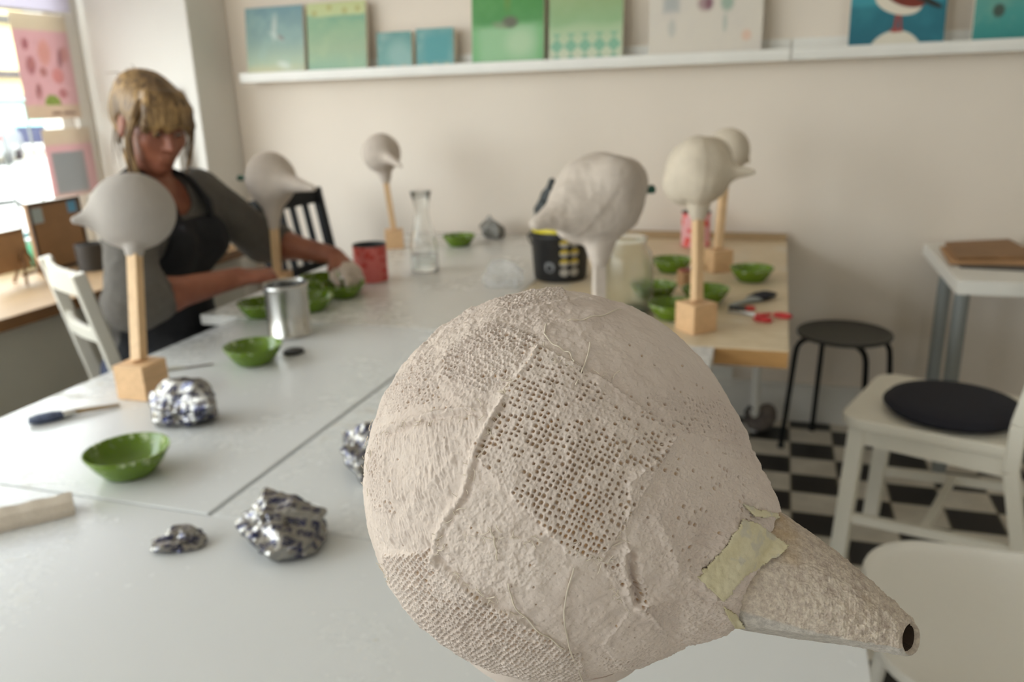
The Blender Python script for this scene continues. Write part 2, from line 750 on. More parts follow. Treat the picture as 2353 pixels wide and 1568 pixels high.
# window 1 : frame and pane
wn = thing('window_1', None, None, (XW - .06, 0, 0))
struct(wn)
f = MB()
for y in (WY0 + .03, .75, WY1 - .03):
    f.box((0, y, (WZ0 + WZ1) / 2), (.06, .06, WZ1 - WZ0))
for z in (WZ0 + .02, WZ1 - .03):
    f.box((0, (WY0 + WY1) / 2, z), (.058, WY1 - WY0, .05 if z > 1 else .04))
struct(f.build('window_frame', M['white_paint'], wn, bevel=.004))
struct(MB().box((0, (WY0 + WY1) / 2, (WZ0 + WZ1) / 2), (.006, WY1 - WY0, WZ1 - WZ0)).build('pane', M['pane'], wn))
# fill window behind the camera : unseen, added to light the front faces
wn = thing('fill_window_2', None, None, (-2.265, YF - .05, 0))
struct(wn)
f = MB()
for x in (-.485, .485):
    f.box((x, 0, 1.35), (.06, .06, 2.1))
for z in (.33, 2.37):
    f.box((0, 0, z), (1.03, .058, .06))
struct(f.build('window_frame', M['white_paint'], wn, bevel=.004))
struct(MB().box((0, 0, 1.35), (1.03, .006, 2.1)).build('pane', M['pane'], wn))

# small unseen window behind the camera, added as fill for the right side
dn = thing('fill_window_3', None, None, (1.75, YF - .05, 0))
struct(dn)
f = MB()
for x in (-.175, .175):
    f.box((x, 0, 1.31), (.05, .05, 1.62))
for z in (.525, 2.095):
    f.box((0, 0, z), (.30, .048, .05))
struct(f.build('window_frame', M['white_paint'], dn, bevel=.004))
struct(MB().box((0, 0, 1.31), (.30, .006, 1.52)).build('pane', M['pane'], dn))

# window bench
bn = thing('window_bench', 'long wooden window bench with grey front panel under the shop window', 'bench', (-2.53, .6, 0))
MB().box((0, .03, .68), (.72, 4.66, .04)).build('bench_top', [M['bench_wood']], bn, bevel=.003)
MB().box((.352, .03, .68), (.02, 4.66, .038)).build('edge_strip', M['bench_edge'], bn)
MB().box((.30, .03, .33), (.02, 4.66, .66)).build('front_panel', M['grey_panel'], bn)
for i in range(5):
    MB().box((.0, -2.2 + i * 1.1, .33), (.58, .03, .66)).build('support', M['grey_panel'], bn)

# picture ledge in two lengths
for x0, x1, lab in ((-2.219, .016, 'long white picture ledge on the back wall under the left seven paintings'),
                    (.020, 2.3, 'white picture ledge on the back wall under the red and white bird painting')):
    t = thing('picture_ledge', lab, 'shelf', ((x0 + x1) / 2, YB, 1.376), 0, 'white picture ledges')
    L = x1 - x0
    MB().box((0, -.055, .007), (L, .11, .014)).build('shelf_board', M['white_paint'], t, bevel=.002)
    MB().box((0, -.106, .0265), (L, .010, .025)).build('front_lip', M['white_paint'], t, bevel=.002)
    MB().box((0, -.006, .045), (L, .012, .062)).build('back_rail', M['white_paint'], t, bevel=.002)

# ------------------------------------------------------------------ paintings


class Paint(NT):
    def shape(self, kind, cx, cz, rx, rz, c, rot=0.0, soft=.12, alpha=1.0):
        mp = self.n.new('ShaderNodeMapping')
        mp.vector_type = 'TEXTURE'
        mp.inputs['Location'].default_value = (cx, 0, cz)
        mp.inputs['Rotation'].default_value = (0, rot, 0)
        mp.inputs['Scale'].default_value = (rx, 1000, rz)
        self.link(self.coord(), mp.inputs[0])
        vm = self.n.new('ShaderNodeVectorMath')
        self.link(mp.outputs[0], vm.inputs[0])
        if kind == 'e':
            vm.operation = 'LENGTH'
            d = vm.outputs['Value']
        else:
            vm.operation = 'ABSOLUTE'
            s = self.n.new('ShaderNodeSeparateXYZ')
            self.link(vm.outputs[0], s.inputs[0])
            d = self.math('MAXIMUM', s.outputs[0], s.outputs[2])
        m = self.ramp(d, 1 + soft, 1 - soft)
        if alpha < 1:
            m = self.math('MULTIPLY', m, alpha)
        self.cur = self.mix(m, self.cur, c)
        return self

    def ground(self, stops, h, mottle=.25, mc=(.75, .8, .72, 1), scale=14):
        s = self.n.new('ShaderNodeSeparateXYZ')
        self.link(self.coord(), s.inputs[0])
        mr = self.math('DIVIDE', s.outputs[2], h)
        wob = self.noise(9, 3)
        z = self.math('ADD', mr, self.math('MULTIPLY', self.math('SUBTRACT', wob, .5), .12))
        cr = self.n.new('ShaderNodeValToRGB')
        e = cr.color_ramp.elements
        e[0].position, e[0].color = stops[0]
        e[1].position, e[1].color = stops[-1]
        for p_, c_ in stops[1:-1]:
            x = e.new(p_)
            x.color = c_
        self.link(z, cr.inputs[0])
        self.cur = self.mix(self.math('MULTIPLY', self.ramp(self.noise(scale, 4), .45, .7), mottle), cr.outputs[0], mc)
        return self

    def done(self, rough=.5):
        self.color(self.cur).set(Roughness=rough)
        return self.m


def canvas(name, label, x0, x1, h, t, paint, edge=None, back=.035, group='paintings on the ledge'):
    wd = (x1 - x0)
    lean = back / h
    o = MB()
    b = [(-wd / 2, wd / 2), (-t, 0), (0, h)]
    v = [(x, y, z) for z in b[2] for y in b[1] for x in b[0]]
    o.k = 0
    o.add(v, [(0, 2, 3, 1), (4, 5, 7, 6), (2, 6, 7, 3), (0, 4, 6, 2), (1, 3, 7, 5)])
    o.k = 1
    o.add([v[0], v[1], v[5], v[4]], [(0, 1, 2, 3)])
    ob = o.build(name, [edge or M['canvas_edge'], paint], bevel=.0015)
    ob.location = ((x0 + x1) / 2, 3.19 - back, 1.3905 + t * math.sin(lean) * 0)
    ob.rotation_euler = (-lean, 0, 0)
    return tag(ob, label, 'painting', group)


M['canvas_edge'] = simple('primed_canvas_edge', srgb(226, 218, 200), .8)
s_ = srgb
k = Paint('blue_beach_painting').ground([(0, s_(212, 198, 150)), (.2, s_(168, 184, 158)), (.5, s_(134, 160, 152)), (1, s_(104, 140, 150))], .30, .35, s_(160, 190, 180))
k.shape('e', .0, .20, .012, .05, s_(196, 206, 196), .1, .5, .7).shape('e', .01, .165, .04, .01, s_(190, 204, 196), .5, .5, .6)
k.shape('e', .03, .16, .018, .008, s_(120, 96, 84), .6, .5, .7).shape('e', .04, .05, .03, .014, s_(214, 220, 212), .3, .6, .6)
canvas('painting', 'blue-grey beach painting with pale sand edge at left end of ledge', -2.195, -1.915, .285, .02, k.done())
k = Paint('pale_green_painting').ground([(0, s_(136, 174, 148)), (.35, s_(150, 172, 138)), (.66, s_(132, 168, 134)), (.76, s_(118, 160, 132)), (.8, s_(190, 198, 142)), (1, s_(184, 190, 132))], .30, .3, s_(176, 196, 150))
for x, z in ((-.10, .245), (-.03, .265), (.04, .25), (.1, .255)):
    k.shape('e', x, z, .012, .012, s_(168, 160, 100), 0, .5, .8)
canvas('painting', 'pale green painting with dotted yellow top band beside the beach painting', -1.895, -1.625, .285, .022, k.done())
k = Paint('small_teal_misty_painting').ground([(0, s_(150, 176, 160)), (.2, s_(104, 154, 146)), (1, s_(86, 140, 134))], .15, .2)
k.shape('e', .02, .07, .05, .05, s_(140, 176, 168), 0, .6, .8)
for x in (-.05, -.01, .04):
    k.shape('e', x, .018, .014, .01, s_(204, 176, 140), 0, .5, .8)
canvas('painting', 'small square teal painting with misty round middle, left of the small pair', -1.578, -1.425, .155, .036, k.done(), back=.012)
k = Paint('small_teal_plain_painting').ground([(0, s_(130, 176, 164)), (.25, s_(92, 152, 150)), (1, s_(88, 148, 146))], .15, .2)
k.shape('r', .01, .085, .055, .055, s_(70, 146, 148), 0, .4, .9)
for x in (-.045, .0, .05):
    k.shape('e', x, .02, .013, .011, s_(180, 184, 150), 0, .5, .8)
canvas('painting', 'small square turquoise painting with darker square, right of the small pair', -1.405, -1.245, .16, .036, k.done(), back=.012)
k = Paint('green_boat_painting').ground([(0, s_(84, 150, 92)), (.05, s_(110, 170, 112)), (.4, s_(120, 176, 120)), (.5, s_(72, 140, 70)), (1, s_(70, 142, 58))], .34, .15, s_(120, 176, 110))
k.shape('r', .0, .085, .115, .066, s_(150, 190, 146), -.04, .25, .8).shape('e', .05, .09, .055, .05, s_(176, 202, 164), 0, .6, .8)
k.shape('e', .01, .165, .032, .022, s_(96, 98, 78), 0, .35).shape('e', -.03, .155, .03, .012, s_(130, 140, 110), .2, .4, .7).shape('r', .0, .30, .012, .08, s_(106, 132, 44), 0, .5, .6)
canvas('painting', 'green painting with grey blob above a pale block, beside the small pair', -1.165, -.875, .34, .022, k.done())
k = Paint('orange_drip_painting').ground([(0, s_(206, 206, 184)), (.38, s_(168, 192, 150)), (.45, s_(142, 176, 128)), (.75, s_(150, 172, 118)), (1, s_(196, 130, 50))], .34, .2, s_(170, 190, 150))
for x, z, a in ((-.10, .27, 0), (-.05, .262, .2), (.0, .275, -.1), (.05, .255, .3), (-.02, .30, 0), (.1, .29, 0)):
    k.shape('e', x, z, .010, .024, s_(196, 82, 34), a, .3)
ck = k.n.new('ShaderNodeTexChecker')
ck.inputs['Scale'].default_value = 26
mp = k.n.new('ShaderNodeMapping')
mp.inputs['Rotation'].default_value = (0, PI / 4, 0)
mp.inputs['Location'].default_value = (.01, .01, .01)
k.link(k.coord(), mp.inputs[0])
k.link(mp.outputs[0], ck.inputs['Vector'])
sz = k.n.new('ShaderNodeSeparateXYZ')
k.link(k.coord(), sz.inputs[0])
k.cur = k.mix(k.math('MULTIPLY', ck.outputs['Fac'], k.math('MULTIPLY', k.ramp(sz.outputs[2], .118, .104), .75)), k.cur, s_(96, 166, 138))
canvas('painting', 'painting with orange drips above green and a white checked base', -.855, -.575, .34, .022, k.done())
k = Paint('white_print_painting').ground([(0, s_(216, 206, 192)), (1, s_(218, 210, 198))], .34, .3, s_(200, 192, 188), 8)
for x, z, rx, rz, c in ((-.12, .20, .028, .034, s_(160, 166, 166)), (-.115, .11, .014, .03, s_(186, 186, 178)), (.0, .19, .026, .026, s_(140, 98, 108)),
                        (.012, .188, .012, .02, s_(120, 70, 88)), (.075, .19, .022, .03, s_(128, 160, 142)), (.07, .12, .008, .03, s_(176, 184, 172)),
                        (.145, .075, .016, .018, s_(220, 180, 156)), (.16, .24, .016, .016, s_(226, 218, 210))):
    k.shape('e' if rx != .028 else 'r', x, z, rx, rz, c, 0, .45, .75)
canvas('painting', 'large white canvas with faint grey, plum and green prints on ledge', -.478, -.083, .34, .022, k.done())
k = Paint('bird_painting').ground([(0, s_(22, 98, 116)), (.42, s_(30, 110, 126)), (.46, s_(58, 146, 160)), (.8, s_(38, 138, 166)), (1, s_(46, 150, 180))], .34, .25, s_(70, 160, 170), 10)
k.shape('e', .0, -.02, .085, .085, s_(222, 214, 196), 0, .04)
k.shape('r', -.003, .09, .005, .03, s_(150, 62, 50), .1, .2).shape('r', .012, .09, .004, .03, s_(150, 62, 50), -.1, .2).shape('e', .0, .065, .02, .006, s_(160, 66, 54), 0, .3)
k.shape('e', .0, .158, .075, .042, s_(226, 216, 198), .32, .05).shape('e', .02, .175, .07, .034, s_(118, 42, 26), .38, .06)
k.shape('e', .085, .155, .055, .010, s_(34, 42, 40), .5, .12).shape('e', .03, .20, .06, .016, s_(30, 44, 44), .55, .15).shape('e', -.06, .24, .03, .03, s_(40, 50, 50), 0, .1)
k.shape('e', -.10, .205, .04, .008, s_(206, 92, 92), -.4, .2)
canvas('painting', 'painting of a red and white bird standing on a white mound', .20, .492, .36, .022, k.done())
k = Paint('teal_blotch_painting').ground([(0, s_(40, 130, 128)), (.3, s_(70, 152, 146)), (.6, s_(104, 160, 146)), (1, s_(46, 134, 140))], .34, .4, s_(130, 170, 150), 11)
for x, z, r, c in ((-.075, .11, .017, s_(66, 84, 74)), (-.05, .20, .012, s_(196, 96, 40)), (.02, .19, .03, s_(110, 92, 80)), (.07, .1, .016, s_(86, 70, 52)), (.1, .21, .02, s_(40, 90, 110))):
    k.shape('e', x, z, r, r * 1.2, c, 0, .3)
canvas('painting', 'teal painting with dark blotches at the right end of ledge', .575, .865, .34, .022, k.done())

# ------------------------------------------------------------------ window display
def glow(name, front_c, paint=None, tr=.5):
    """thin paper lit through from the street"""
    k = paint or NT(name)
    if paint is None:
        k.color(front_c).set(Roughness=.8)
        src = front_c
    else:
        k.color(k.cur).set(Roughness=.8)
        src = k.cur
    t = k.n.new('ShaderNodeBsdfTranslucent')
    mx = k.n.new('ShaderNodeMixShader')
    mx.inputs[0].default_value = tr
    if isinstance(src, tuple):
        t.inputs[0].default_value = src
    else:
        k.link(src, t.inputs[0])
    k.link(k.b.outputs[0], mx.inputs[1])
    k.link(t.outputs[0], mx.inputs[2])
    k.link(mx.outputs[0], k.n['Material Output'].inputs[0])
    return k.m


def poster(name, label, c, w, h, mat):
    # local x runs to the right as seen from inside the room
    o = MB().box((0, 0, h / 2), (w, .0008, h)).build(name, mat)
    o.location = c
    o.rotation_euler = (0, 0, PI / 2)
    return tag(o, label, 'poster')


PK = s_(226, 196, 199)
k = Paint('pink_poster_print').ground([(0, s_(224, 210, 194)), (1, s_(224, 214, 198))], .41, .1)
k.shape('r', 0, .20, .135, .145, PK, 0, .02)
for x, z, rx, rz, c in ((-.085, .29, .016, .022, s_(172, 92, 104)), (.0, .26, .03, .05, s_(216, 168, 150)), (.075, .24, .014, .04, s_(150, 96, 104)), (-.075, .21, .022, .035, s_(164, 84, 96)),
                        (-.07, .215, .011, .02, s_(212, 168, 156)), (-.02, .185, .018, .018, s_(170, 104, 92)), (.05, .17, .03, .03, s_(214, 144, 136)), (-.06, .11, .015, .03, s_(166, 104, 104)),
                        (.06, .1, .02, .02, s_(186, 110, 110)), (.1, .255, .02, .03, s_(210, 160, 150))):
    k.shape('e', x, z, rx, rz, c, .15, .3, .5)
k.shape('e', .0, .06, .04, .035, s_(172, 184, 120), 0, .15).shape('r', .0, .025, .135, .03, s_(222, 206, 190), 0, .05)
k.shape('r', .01, .022, .022, .006, s_(150, 120, 112), 0, .3, .8).shape('r', .075, .022, .03, .006, s_(150, 120, 112), 0, .3, .8)
poster('poster', 'pink poster of assorted shapes with green hill taped inside the window', (-2.885, 2.752, 1.255), .272, .41, glow('x', None, k, .42))
k = Paint('pink_grey_poster_print').ground([(0, s_(212, 190, 184)), (1, s_(222, 210, 194))], .28, .1)
k.shape('r', .0, .115, .14, .10, PK, 0, .03).shape('r', -.012, .10, .085, .085, s_(176, 178, 180), 0, .06)
poster('poster', 'lower poster with grey square in a pink frame taped inside the window', (-2.885, 2.789, .934), .25, .28, glow('x', None, k, .42))
M['blind'] = glow('blind_cloth', s_(226, 222, 232), None, .55)
t = thing('roller_blind', 'white cloth blind across the top of the shop window', 'blind', (-2.87, 2.25, 1.672))
MB().box((0, 0, .385), (.0012, 1.32, .77)).build('cloth', M['blind'], t)
MB().tube([(0, -.66, .0), (0, .66, .0)], .006, 10).build('bottom_bar', M['white_paint'], t, smooth=40)
MB().tube([(0, -.68, .775), (0, .68, .775)], .018, 14).build('roller', M['white_paint'], t, smooth=40)

# grey board leaning on the pier
o = MB().box((0, 0, .33), (.040, .018, .66)).build('leaning_board', simple('grey_batten', s_(138, 130, 120), .7), bevel=.002)
o.location = (-2.405, 2.925, .7005)
o.rotation_euler = (-.02, -.05 * 0 - .04, 0)
tag(o, 'grey upright batten leaning on the white pier behind the seated woman', 'board')

# canvas board leaning on the glass, brown back to the room
cv = thing('backed_canvas', 'brown-backed canvas with two blue stickers leaning against the shop window', 'canvas', (-2.62, 2.42, .7005), 0)
cv.rotation_euler = (0, -.03, .06)
MB().box((-.009, 0, .131), (.018, .255, .262)).build('board', M['brown_board'], cv, bevel=.0015)
fr = MB()
for y in (-.122, .122):
    fr.box((.002, y, .131), (.006, .012, .262))
for z in (.006, .256):
    fr.box((.002, 0, z), (.006, .236, .012))
fr.build('edge_frame', M['dark_edge'], cv)
st = MB().box((.0006, -.088, .214), (.001, .048, .056)).build('sticker', simple('pale_sticker', s_(168, 182, 186), .6), cv)
st['label'] = 'pale grey-blue sticker'
st = MB().box((.0006, .085, .226), (.001, .044, .044)).build('sticker', simple('blue_sticker', s_(92, 158, 200), .6), cv)
st['label'] = 'bright blue sticker'
# dark cup
cu = thing('cup', 'dark grey cup on the window bench before the brown-backed canvas', 'cup', (-2.475, 2.40, .7005))
MB().lathe([(0, 0), (.042, 0), (.048, .003), (.052, .10), (.0495, .102), (.046, .10), (.043, .006), (0, .005)], 40).build('body', simple('dark_grey_glaze', s_(62, 58, 54), .45), cu, smooth=40)
# small table easel with a canvas
ez = thing('table_easel', 'small wooden table easel at the left edge of the window bench', 'easel', (-2.50, 2.15, .7005), .12)
for y, n in ((-.032, 'leg'), (.032, 'leg')):
    MB().beam((.02, y * 1.5, .004), (-.01, y * .25, .12), .009, .007).build(n, M['bench_edge'], ez)
MB().beam((-.075, 0, .004), (-.012, 0, .125), .009, .007).build('rear_strut', M['bench_edge'], ez)
MB().box((.008, 0, .042), (.012, .09, .008)).build('rest', M['bench_edge'], ez)
k = MB().box((0, 0, .07), (.014, .17, .14)).build('small_canvas', M['card'], bevel=.0015)
k.location = (-2.535, 2.11, .752)
k.rotation_euler = (0, -.07, .12)
tag(k, 'small brown-backed canvas propped on the table easel in the window', 'canvas')
MB().box((.0, 0, .134), (.017, .174, .012)).build('top_bar', M['brown_board'], k)
k = MB().box((0, 0, .006), (.03, .16, .012)).build('wood_offcut', M['pine'], bevel=.002)
k.location = (-2.225, 2.83, .7005)
tag(k, 'short pale wood offcut at the far end of the window bench', 'offcut')

# ------------------------------------------------------------------ tables
M['upstand'] = wood('upstand_batten', srgb(172, 146, 110), .1, (2, 12, 12))


def table(name, label, x0, x1, y0, y1, top_m, leg_pts, th=.028, z=T, leg_m=None, lr=.017, edge=None, group=None, edge_h=None):
    t = thing(name, label, 'table', ((x0 + x1) / 2, (y0 + y1) / 2, 0), 0, group)
    cx, cy = (x0 + x1) / 2, (y0 + y1) / 2
    MB().box((0, 0, z - th / 2), (x1 - x0, y1 - y0, th)).build('tabletop', top_m, t, bevel=.002)
    if edge:
        MB().box((0, -(y1 - y0) / 2 - .0008, z - th / 2 - .001), (x1 - x0 - .003, .0016, th - .004)).build('edge_band', edge, t)
    for px, py in leg_pts:
        MB().tube([(px - cx, py - cy, z - th - .0005), (px - cx, py - cy, .0005)], lr, 16).build('leg', leg_m or M['white_paint'], t, smooth=40)
    return t


def corners(x0, x1, y0, y1, d=.05):
    return [(x0 + d, y0 + d), (x1 - d, y0 + d), (x0 + d, y1 - d), (x1 - d, y1 - d)]


table('table', 'nearest white table, under the large plaster bird head', -1.375, .117, .10, .836, M['laminate'], corners(-1.375, .117, .10, .836), group='white work tables')
table('table', 'white table at left holding the nearest green bowl and foil', -1.375, -.741, .840, 1.786, M['laminate'], corners(-1.375, -.741, .84, 1.786), group='white work tables')
table('table', 'white table right of the long seam, mostly behind the large bird head', -.734, -.112, .8366, 1.782, M['laminate'], corners(-.734, -.112, .8366, 1.782), group='white work tables')
table('table', 'white table against the back wall holding the glass carafe', -1.50, -.70, 1.79, 3.20, M['laminate_warm'], corners(-1.50, -.70, 1.79, 3.20), group='white work tables')
wt = table('worktop_table', 'birch worktop table in front of the back wall holding the black bucket', -.696, .047, 1.787, 3.20, M['worktop'],
           [(-.03, 3.07), (-.62, 3.07), (-.20, 1.93), (-.62, 1.93)], th=.042, edge=M['table_edge'])
MB().box((0, .69, T + .013), (.743, .022, .026)).build('rear_upstand', M['upstand'], wt, bevel=.002)
table('side_table', 'white side table on grey tube legs against the right of the back wall', .515, 1.30, 2.575, 3.20, M['white_paint'],
      [(.578, 2.80), (.585, 3.12), (1.22, 2.80), (1.22, 3.12)], th=.042, leg_m=M['grey_metal'], lr=.023)

# ------------------------------------------------------------------ chairs and stool
def kitchen_chair(name, label, loc, rz, m, top=.92, slats=0, rails=(.55, .70), wide=.40):
    t = thing(name, label, 'chair', loc, rz)
    hw = wide / 2
    n = 10
    # seat: front corners rounded
    poly = []
    for a in np.linspace(-PI / 2, 0, n):
        poly.append((.15 + .06 * math.cos(a), -hw + .05 + .06 * math.sin(a)))
    for a in np.linspace(0, PI / 2, n):
        poly.append((.15 + .06 * math.cos(a), hw - .05 + .06 * math.sin(a)))
    poly += [(-.20, hw - .005), (-.20, -hw + .005)]
    MB().prism(poly, .432, .462).build('seat', m, t, bevel=.006, seg=3)
    for s in (-1, 1):
        MB().beam((.165, s * (hw - .035), .432), (.185, s * (hw - .03), .0005), .042, .042, (0, 1, 0)).build('front_leg', m, t, bevel=.004)
        ps = [(-.275, s * (hw - .005), .0005), (-.19, s * (hw - .012), .40), (-.19, s * (hw - .012), .52), (-.262, s * (hw - .012), top)]
        b = MB()
        for i in range(3):
            b.beam(ps[i], ps[i + 1], .034, .034, (0, 1, 0))
        b.build('back_post', m, t, bevel=.004)
        MB().beam((.165, s * (hw - .03), .408), (-.185, s * (hw - .02), .408), .02, .05).build('side_apron', m, t)
        MB().beam((.175, s * (hw - .03), .16), (-.22, s * (hw - .012), .20), .018, .026).build('side_stretcher', m, t)
    MB().beam((.165, -hw + .04, .408), (.165, hw - .04, .408), .02, .05).build('front_apron', m, t)
    MB().beam((-.02, -hw + .03, .18), (-.02, hw - .03, .18), .018, .026).build('cross_stretcher', m, t)

    def bx(z):
        return -.19 - .072 * (z - .52) / (top - .52)
    for i, z in enumerate((top - .03,) + tuple(rails)):
        c = [(bx(z) - .022 * math.cos(PI / 2 * y), y * (hw - .02), z) for y in np.linspace(-1, 1, 9)]
        b = MB()
        hgt = .062 if i == 0 else .034
        R = []
        for q in c:
            q = np.array(q)
            R.append([q + (-.009, 0, -hgt / 2), q + (.009, 0, -hgt / 2), q + (.009, 0, hgt / 2), q + (-.009, 0, hgt / 2)])
        b.rings(R).build('top_rail' if i == 0 else 'back_rail', m, t, bevel=.003)
    for i in range(slats):
        y = (i + 1) / (slats + 1) * 2 - 1
        z0, z1 = rails[0], top - .05
        o = .022 * math.cos(PI / 2 * y)
        MB().beam((bx(z0) - o, y * (hw - .02), z0), (bx(z1) - o, y * (hw - .02), z1), .024, .012, (0, 1, 0)).build('slat', m, t)
    return t


kitchen_chair('kitchen_chair', 'white wooden chair the woman sits on at the table', (-1.67, 1.87, 0), math.radians(58.6), M['grey_white'], .895, rails=(.72,), wide=.37)
kitchen_chair('kitchen_chair', 'black slat-back chair at the far table end near the back wall', (-1.56, 2.765, 0), 0.0, M['black_paint'], .95, 4, (.645,), .45)
ch = kitchen_chair('kitchen_chair', 'cream wooden chair carrying a black round cushion at right', (.455, 2.25, 0), math.atan2(.344, -.94), M['cream_paint'], .95, rails=(.66, .78))
# cushion on it
t_ = np.linspace(0, 2 * PI, 49)[:-1]
prof = [(0.001, 0), (.14, 0), (.160, .007), (.170, .022), (.162, .036), (.13, .045), (.07, .050), (.001, .051)]
cu = MB().lathe(prof, 64).build('seat_cushion', M['black_fabric'], smooth=60)
cu.location = (.468, 2.208, .4625)
cu.scale = (.95, .95, 1)
tag(cu, 'black round seat cushion on the cream wooden chair', 'cushion')
MB().tube([(.1715 * math.cos(a), .1715 * math.sin(a), .022) for a in np.linspace(0, 2 * PI, 65)], .003, 8, False).build('piping', M['black_fabric'], cu, smooth=60)

# stool
SX, SY = .257, 2.955
t = thing('stool', 'black round stool with bent tube legs by the back wall', 'stool', (SX, SY, 0))
MB().lathe([(0.0, .448), (.12, .447), (.150, .452), (.158, .456), (.160, .450), (.157, .443), (.13, .437), (0, .437)], 56).build('seat', simple('dark_grey_seat', s_(58, 57, 52), .45), t, smooth=40)
for a in (186, 112, 8, -66):
    a = math.radians(a)
    c, s = math.cos(a), math.sin(a)
    pts = [(.02, .428), (.10, .428), (.128, .424), (.146, .412), (.156, .392), (.160, .36), (.172, .2), (.186, .012)]
    MB().tube([(r * c, r * s, z) for r, z in pts], .0095, 12).build('leg', M['black_paint'], t, smooth=40)
    MB().tube([(.1855 * c, .1855 * s, .016), (.187 * c, .187 * s, .0005)], .0125, 12).build('foot_cap', M['black_plastic'], t, smooth=40)

# white plastic chair, seat seen at the lower right corner
t = thing('plastic_chair', 'white moulded plastic chair with rounded seat at the lower right corner', 'chair', (.415, 1.29, 0), PI)


def rrect(hx, hy, r, n=12):
    o = []
    for cx, cy, a0 in ((hx - r, hy - r, 0), (-hx + r, hy - r, PI / 2), (-hx + r, -hy + r, PI), (hx - r, -hy + r, 1.5 * PI)):
        for a in np.linspace(a0, a0 + PI / 2, n):
            o.append((cx + r * math.cos(a), cy + r * math.sin(a)))
    return o


R = []
for sc, z in ((.02, .444), (.5, .445), (.86, .449), (.93, .455), (.965, .461), (.99, .461), (1.0, .454), (.995, .444), (.97, .438), (.9, .434), (.02, .428)):
    R.append([(x * sc, y * sc, z) for x, y in rrect(.228, .228, .13)])
MB().rings(R).build('seat', M['white_plastic'], t, smooth=35)
R = []
for z, w_, x_ in ((.50, .16, -.235), (.56, .19, -.245), (.66, .205, -.262), (.76, .19, -.28), (.80, .13, -.288)):
    ys = np.linspace(-w_, w_, 15)
    R.append([(x_ - .03 * (1 - (y / w_) ** 2) + .02, y, z) for y in ys] + [(x_ - .03 * (1 - (y / w_) ** 2) + .012, y, z) for y in ys[::-1]])
MB().rings(R).build('backrest', M['white_plastic'], t, smooth=35)
for s in (-1, 1):
    MB().tube([(-.18, s * .12, .44), (-.23, s * .12, .46), (-.245, s * .12, .53)], .011, 10).build('back_bracket', M['white_plastic'], t, smooth=40)
    for x in (-1, 1):
        MB().tube([(x * .15, s * .15, .432), (x * .19, s * .19, .0005)], [.016, .013], 12).build('leg', M['white_plastic'], t, smooth=40)

# boards lying on the side table
def flat_stack(name, label, cat, px, z0, th, m, group=None, z_ref=None):
    P = np.array([onz(a, b, z_ref or (z0 + th))[:2] for a, b in px])
    c = P.mean(0)
    o = MB().prism([tuple(q) for q in (P - c)], 0, th).build(name, m, bevel=.001)
    o.location = (c[0], c[1], z0)
    return tag(o, label, cat, group)


def ccw(px):
    return px


flat_stack('folder', 'dark grey flat folder under the brown boards on side table', 'folder', [(2208, 612), (2420, 622), (2400, 566), (2165, 571)], T + .0005, .006, simple('dark_folder', s_(74, 66, 62), .6))
flat_stack('board', 'lower pale brown board beneath the top board on side table', 'board', [(2182, 602), (2400, 606), (2380, 566), (2160, 566)], T + .007, .008, M['card'], 'brown boards on side table')
flat_stack('board', 'top brown board lying over the stack on the side table', 'board', [(2200, 590), (2390, 588), (2318, 549), (2172, 556)], T + .0155, .012, M['brown_board'], 'brown boards on side table')

# socket and bag by the wall under the worktop table
sp = onz(1658, 868, .3)
q = ony(1660, 862, YB - .006)
t = thing('wall_socket', 'small pale wall socket low on the back wall under the birch table', 'socket', (q[0], YB - .0005, q[2]))
MB().box((0, -.005, 0), (.08, .01, .08)).build('plate', M['white_paint'], t, bevel=.002)
MB().lathe([(0, 0), (.02, 0), (.022, .003)], 24).build('insert', simple('socket_shade_grey', s_(120, 114, 104), .6), t).rotation_euler = (PI / 2, 0, 0)  # shade of the socket recess is put into the insert's grey
t.children[1].location = (0, -.0105, 0)
# ------------------------------------------------------------------ green bowls
prof = [(0, .004), (.030, .004), (.034, .0005), (.037, .0005), (.040, .003), (.052, .018), (.061, .033), (.0645, .040), (.0640, .0415),
        (.0615, .041), (.058, .034), (.049, .020), (.036, .0085), (.02, .0065), (0, .006)]
proto = None
bowl_spots = [
    ('green bowl with plaster-smeared rim, nearest on the left white table', -.950, .922),
    ('green bowl beside the small black lid, just in front of the tin can', -1.089, 1.454),
    ('green bowl partly hidden by the left side of the tin can', -1.313, 1.812),
    ('green bowl peeping out at the right side of the tin can', -1.213, 1.900),
    ('green bowl under the woman\'s plaster-covered left hand', -1.198, 2.055),
    ('dark green bowl behind the tin can, left of her left hand', -1.323, 2.135),
    ('green bowl near the back wall beside the grey foil lump', -1.165, 2.905),
    ('green bowl behind the glass jar beside the small wooden block', -.305, 2.565),
    ('green bowl at the right edge of the birch table', -.057, 2.472),
    ('green bowl just behind the stick of the right front bird head', -.167, 2.181),
    ('green bowl left of the right front wooden block, near the jar', -.232, 2.007),
    ('green bowl seen through and beside the large glass jar', -.308, 2.200),
]
for i, (lab, x, y) in enumerate(bowl_spots):
    if proto is None:
        o = proto = MB().lathe(prof, 56).build('bowl', M['bowl'], smooth=50)
    else:
        o = proto.copy()
        COL.objects.link(o)
    o.location = (x, y, T + .0004)
    o.rotation_euler = (0, 0, i * 1.1)
    tag(o, lab, 'bowl', 'green glazed bowls')


def stand(o, x, y, z=T, rz=0):
    o.location = (x, y, z + .0005)
    o.rotation_euler = (0, 0, rz)
    return o


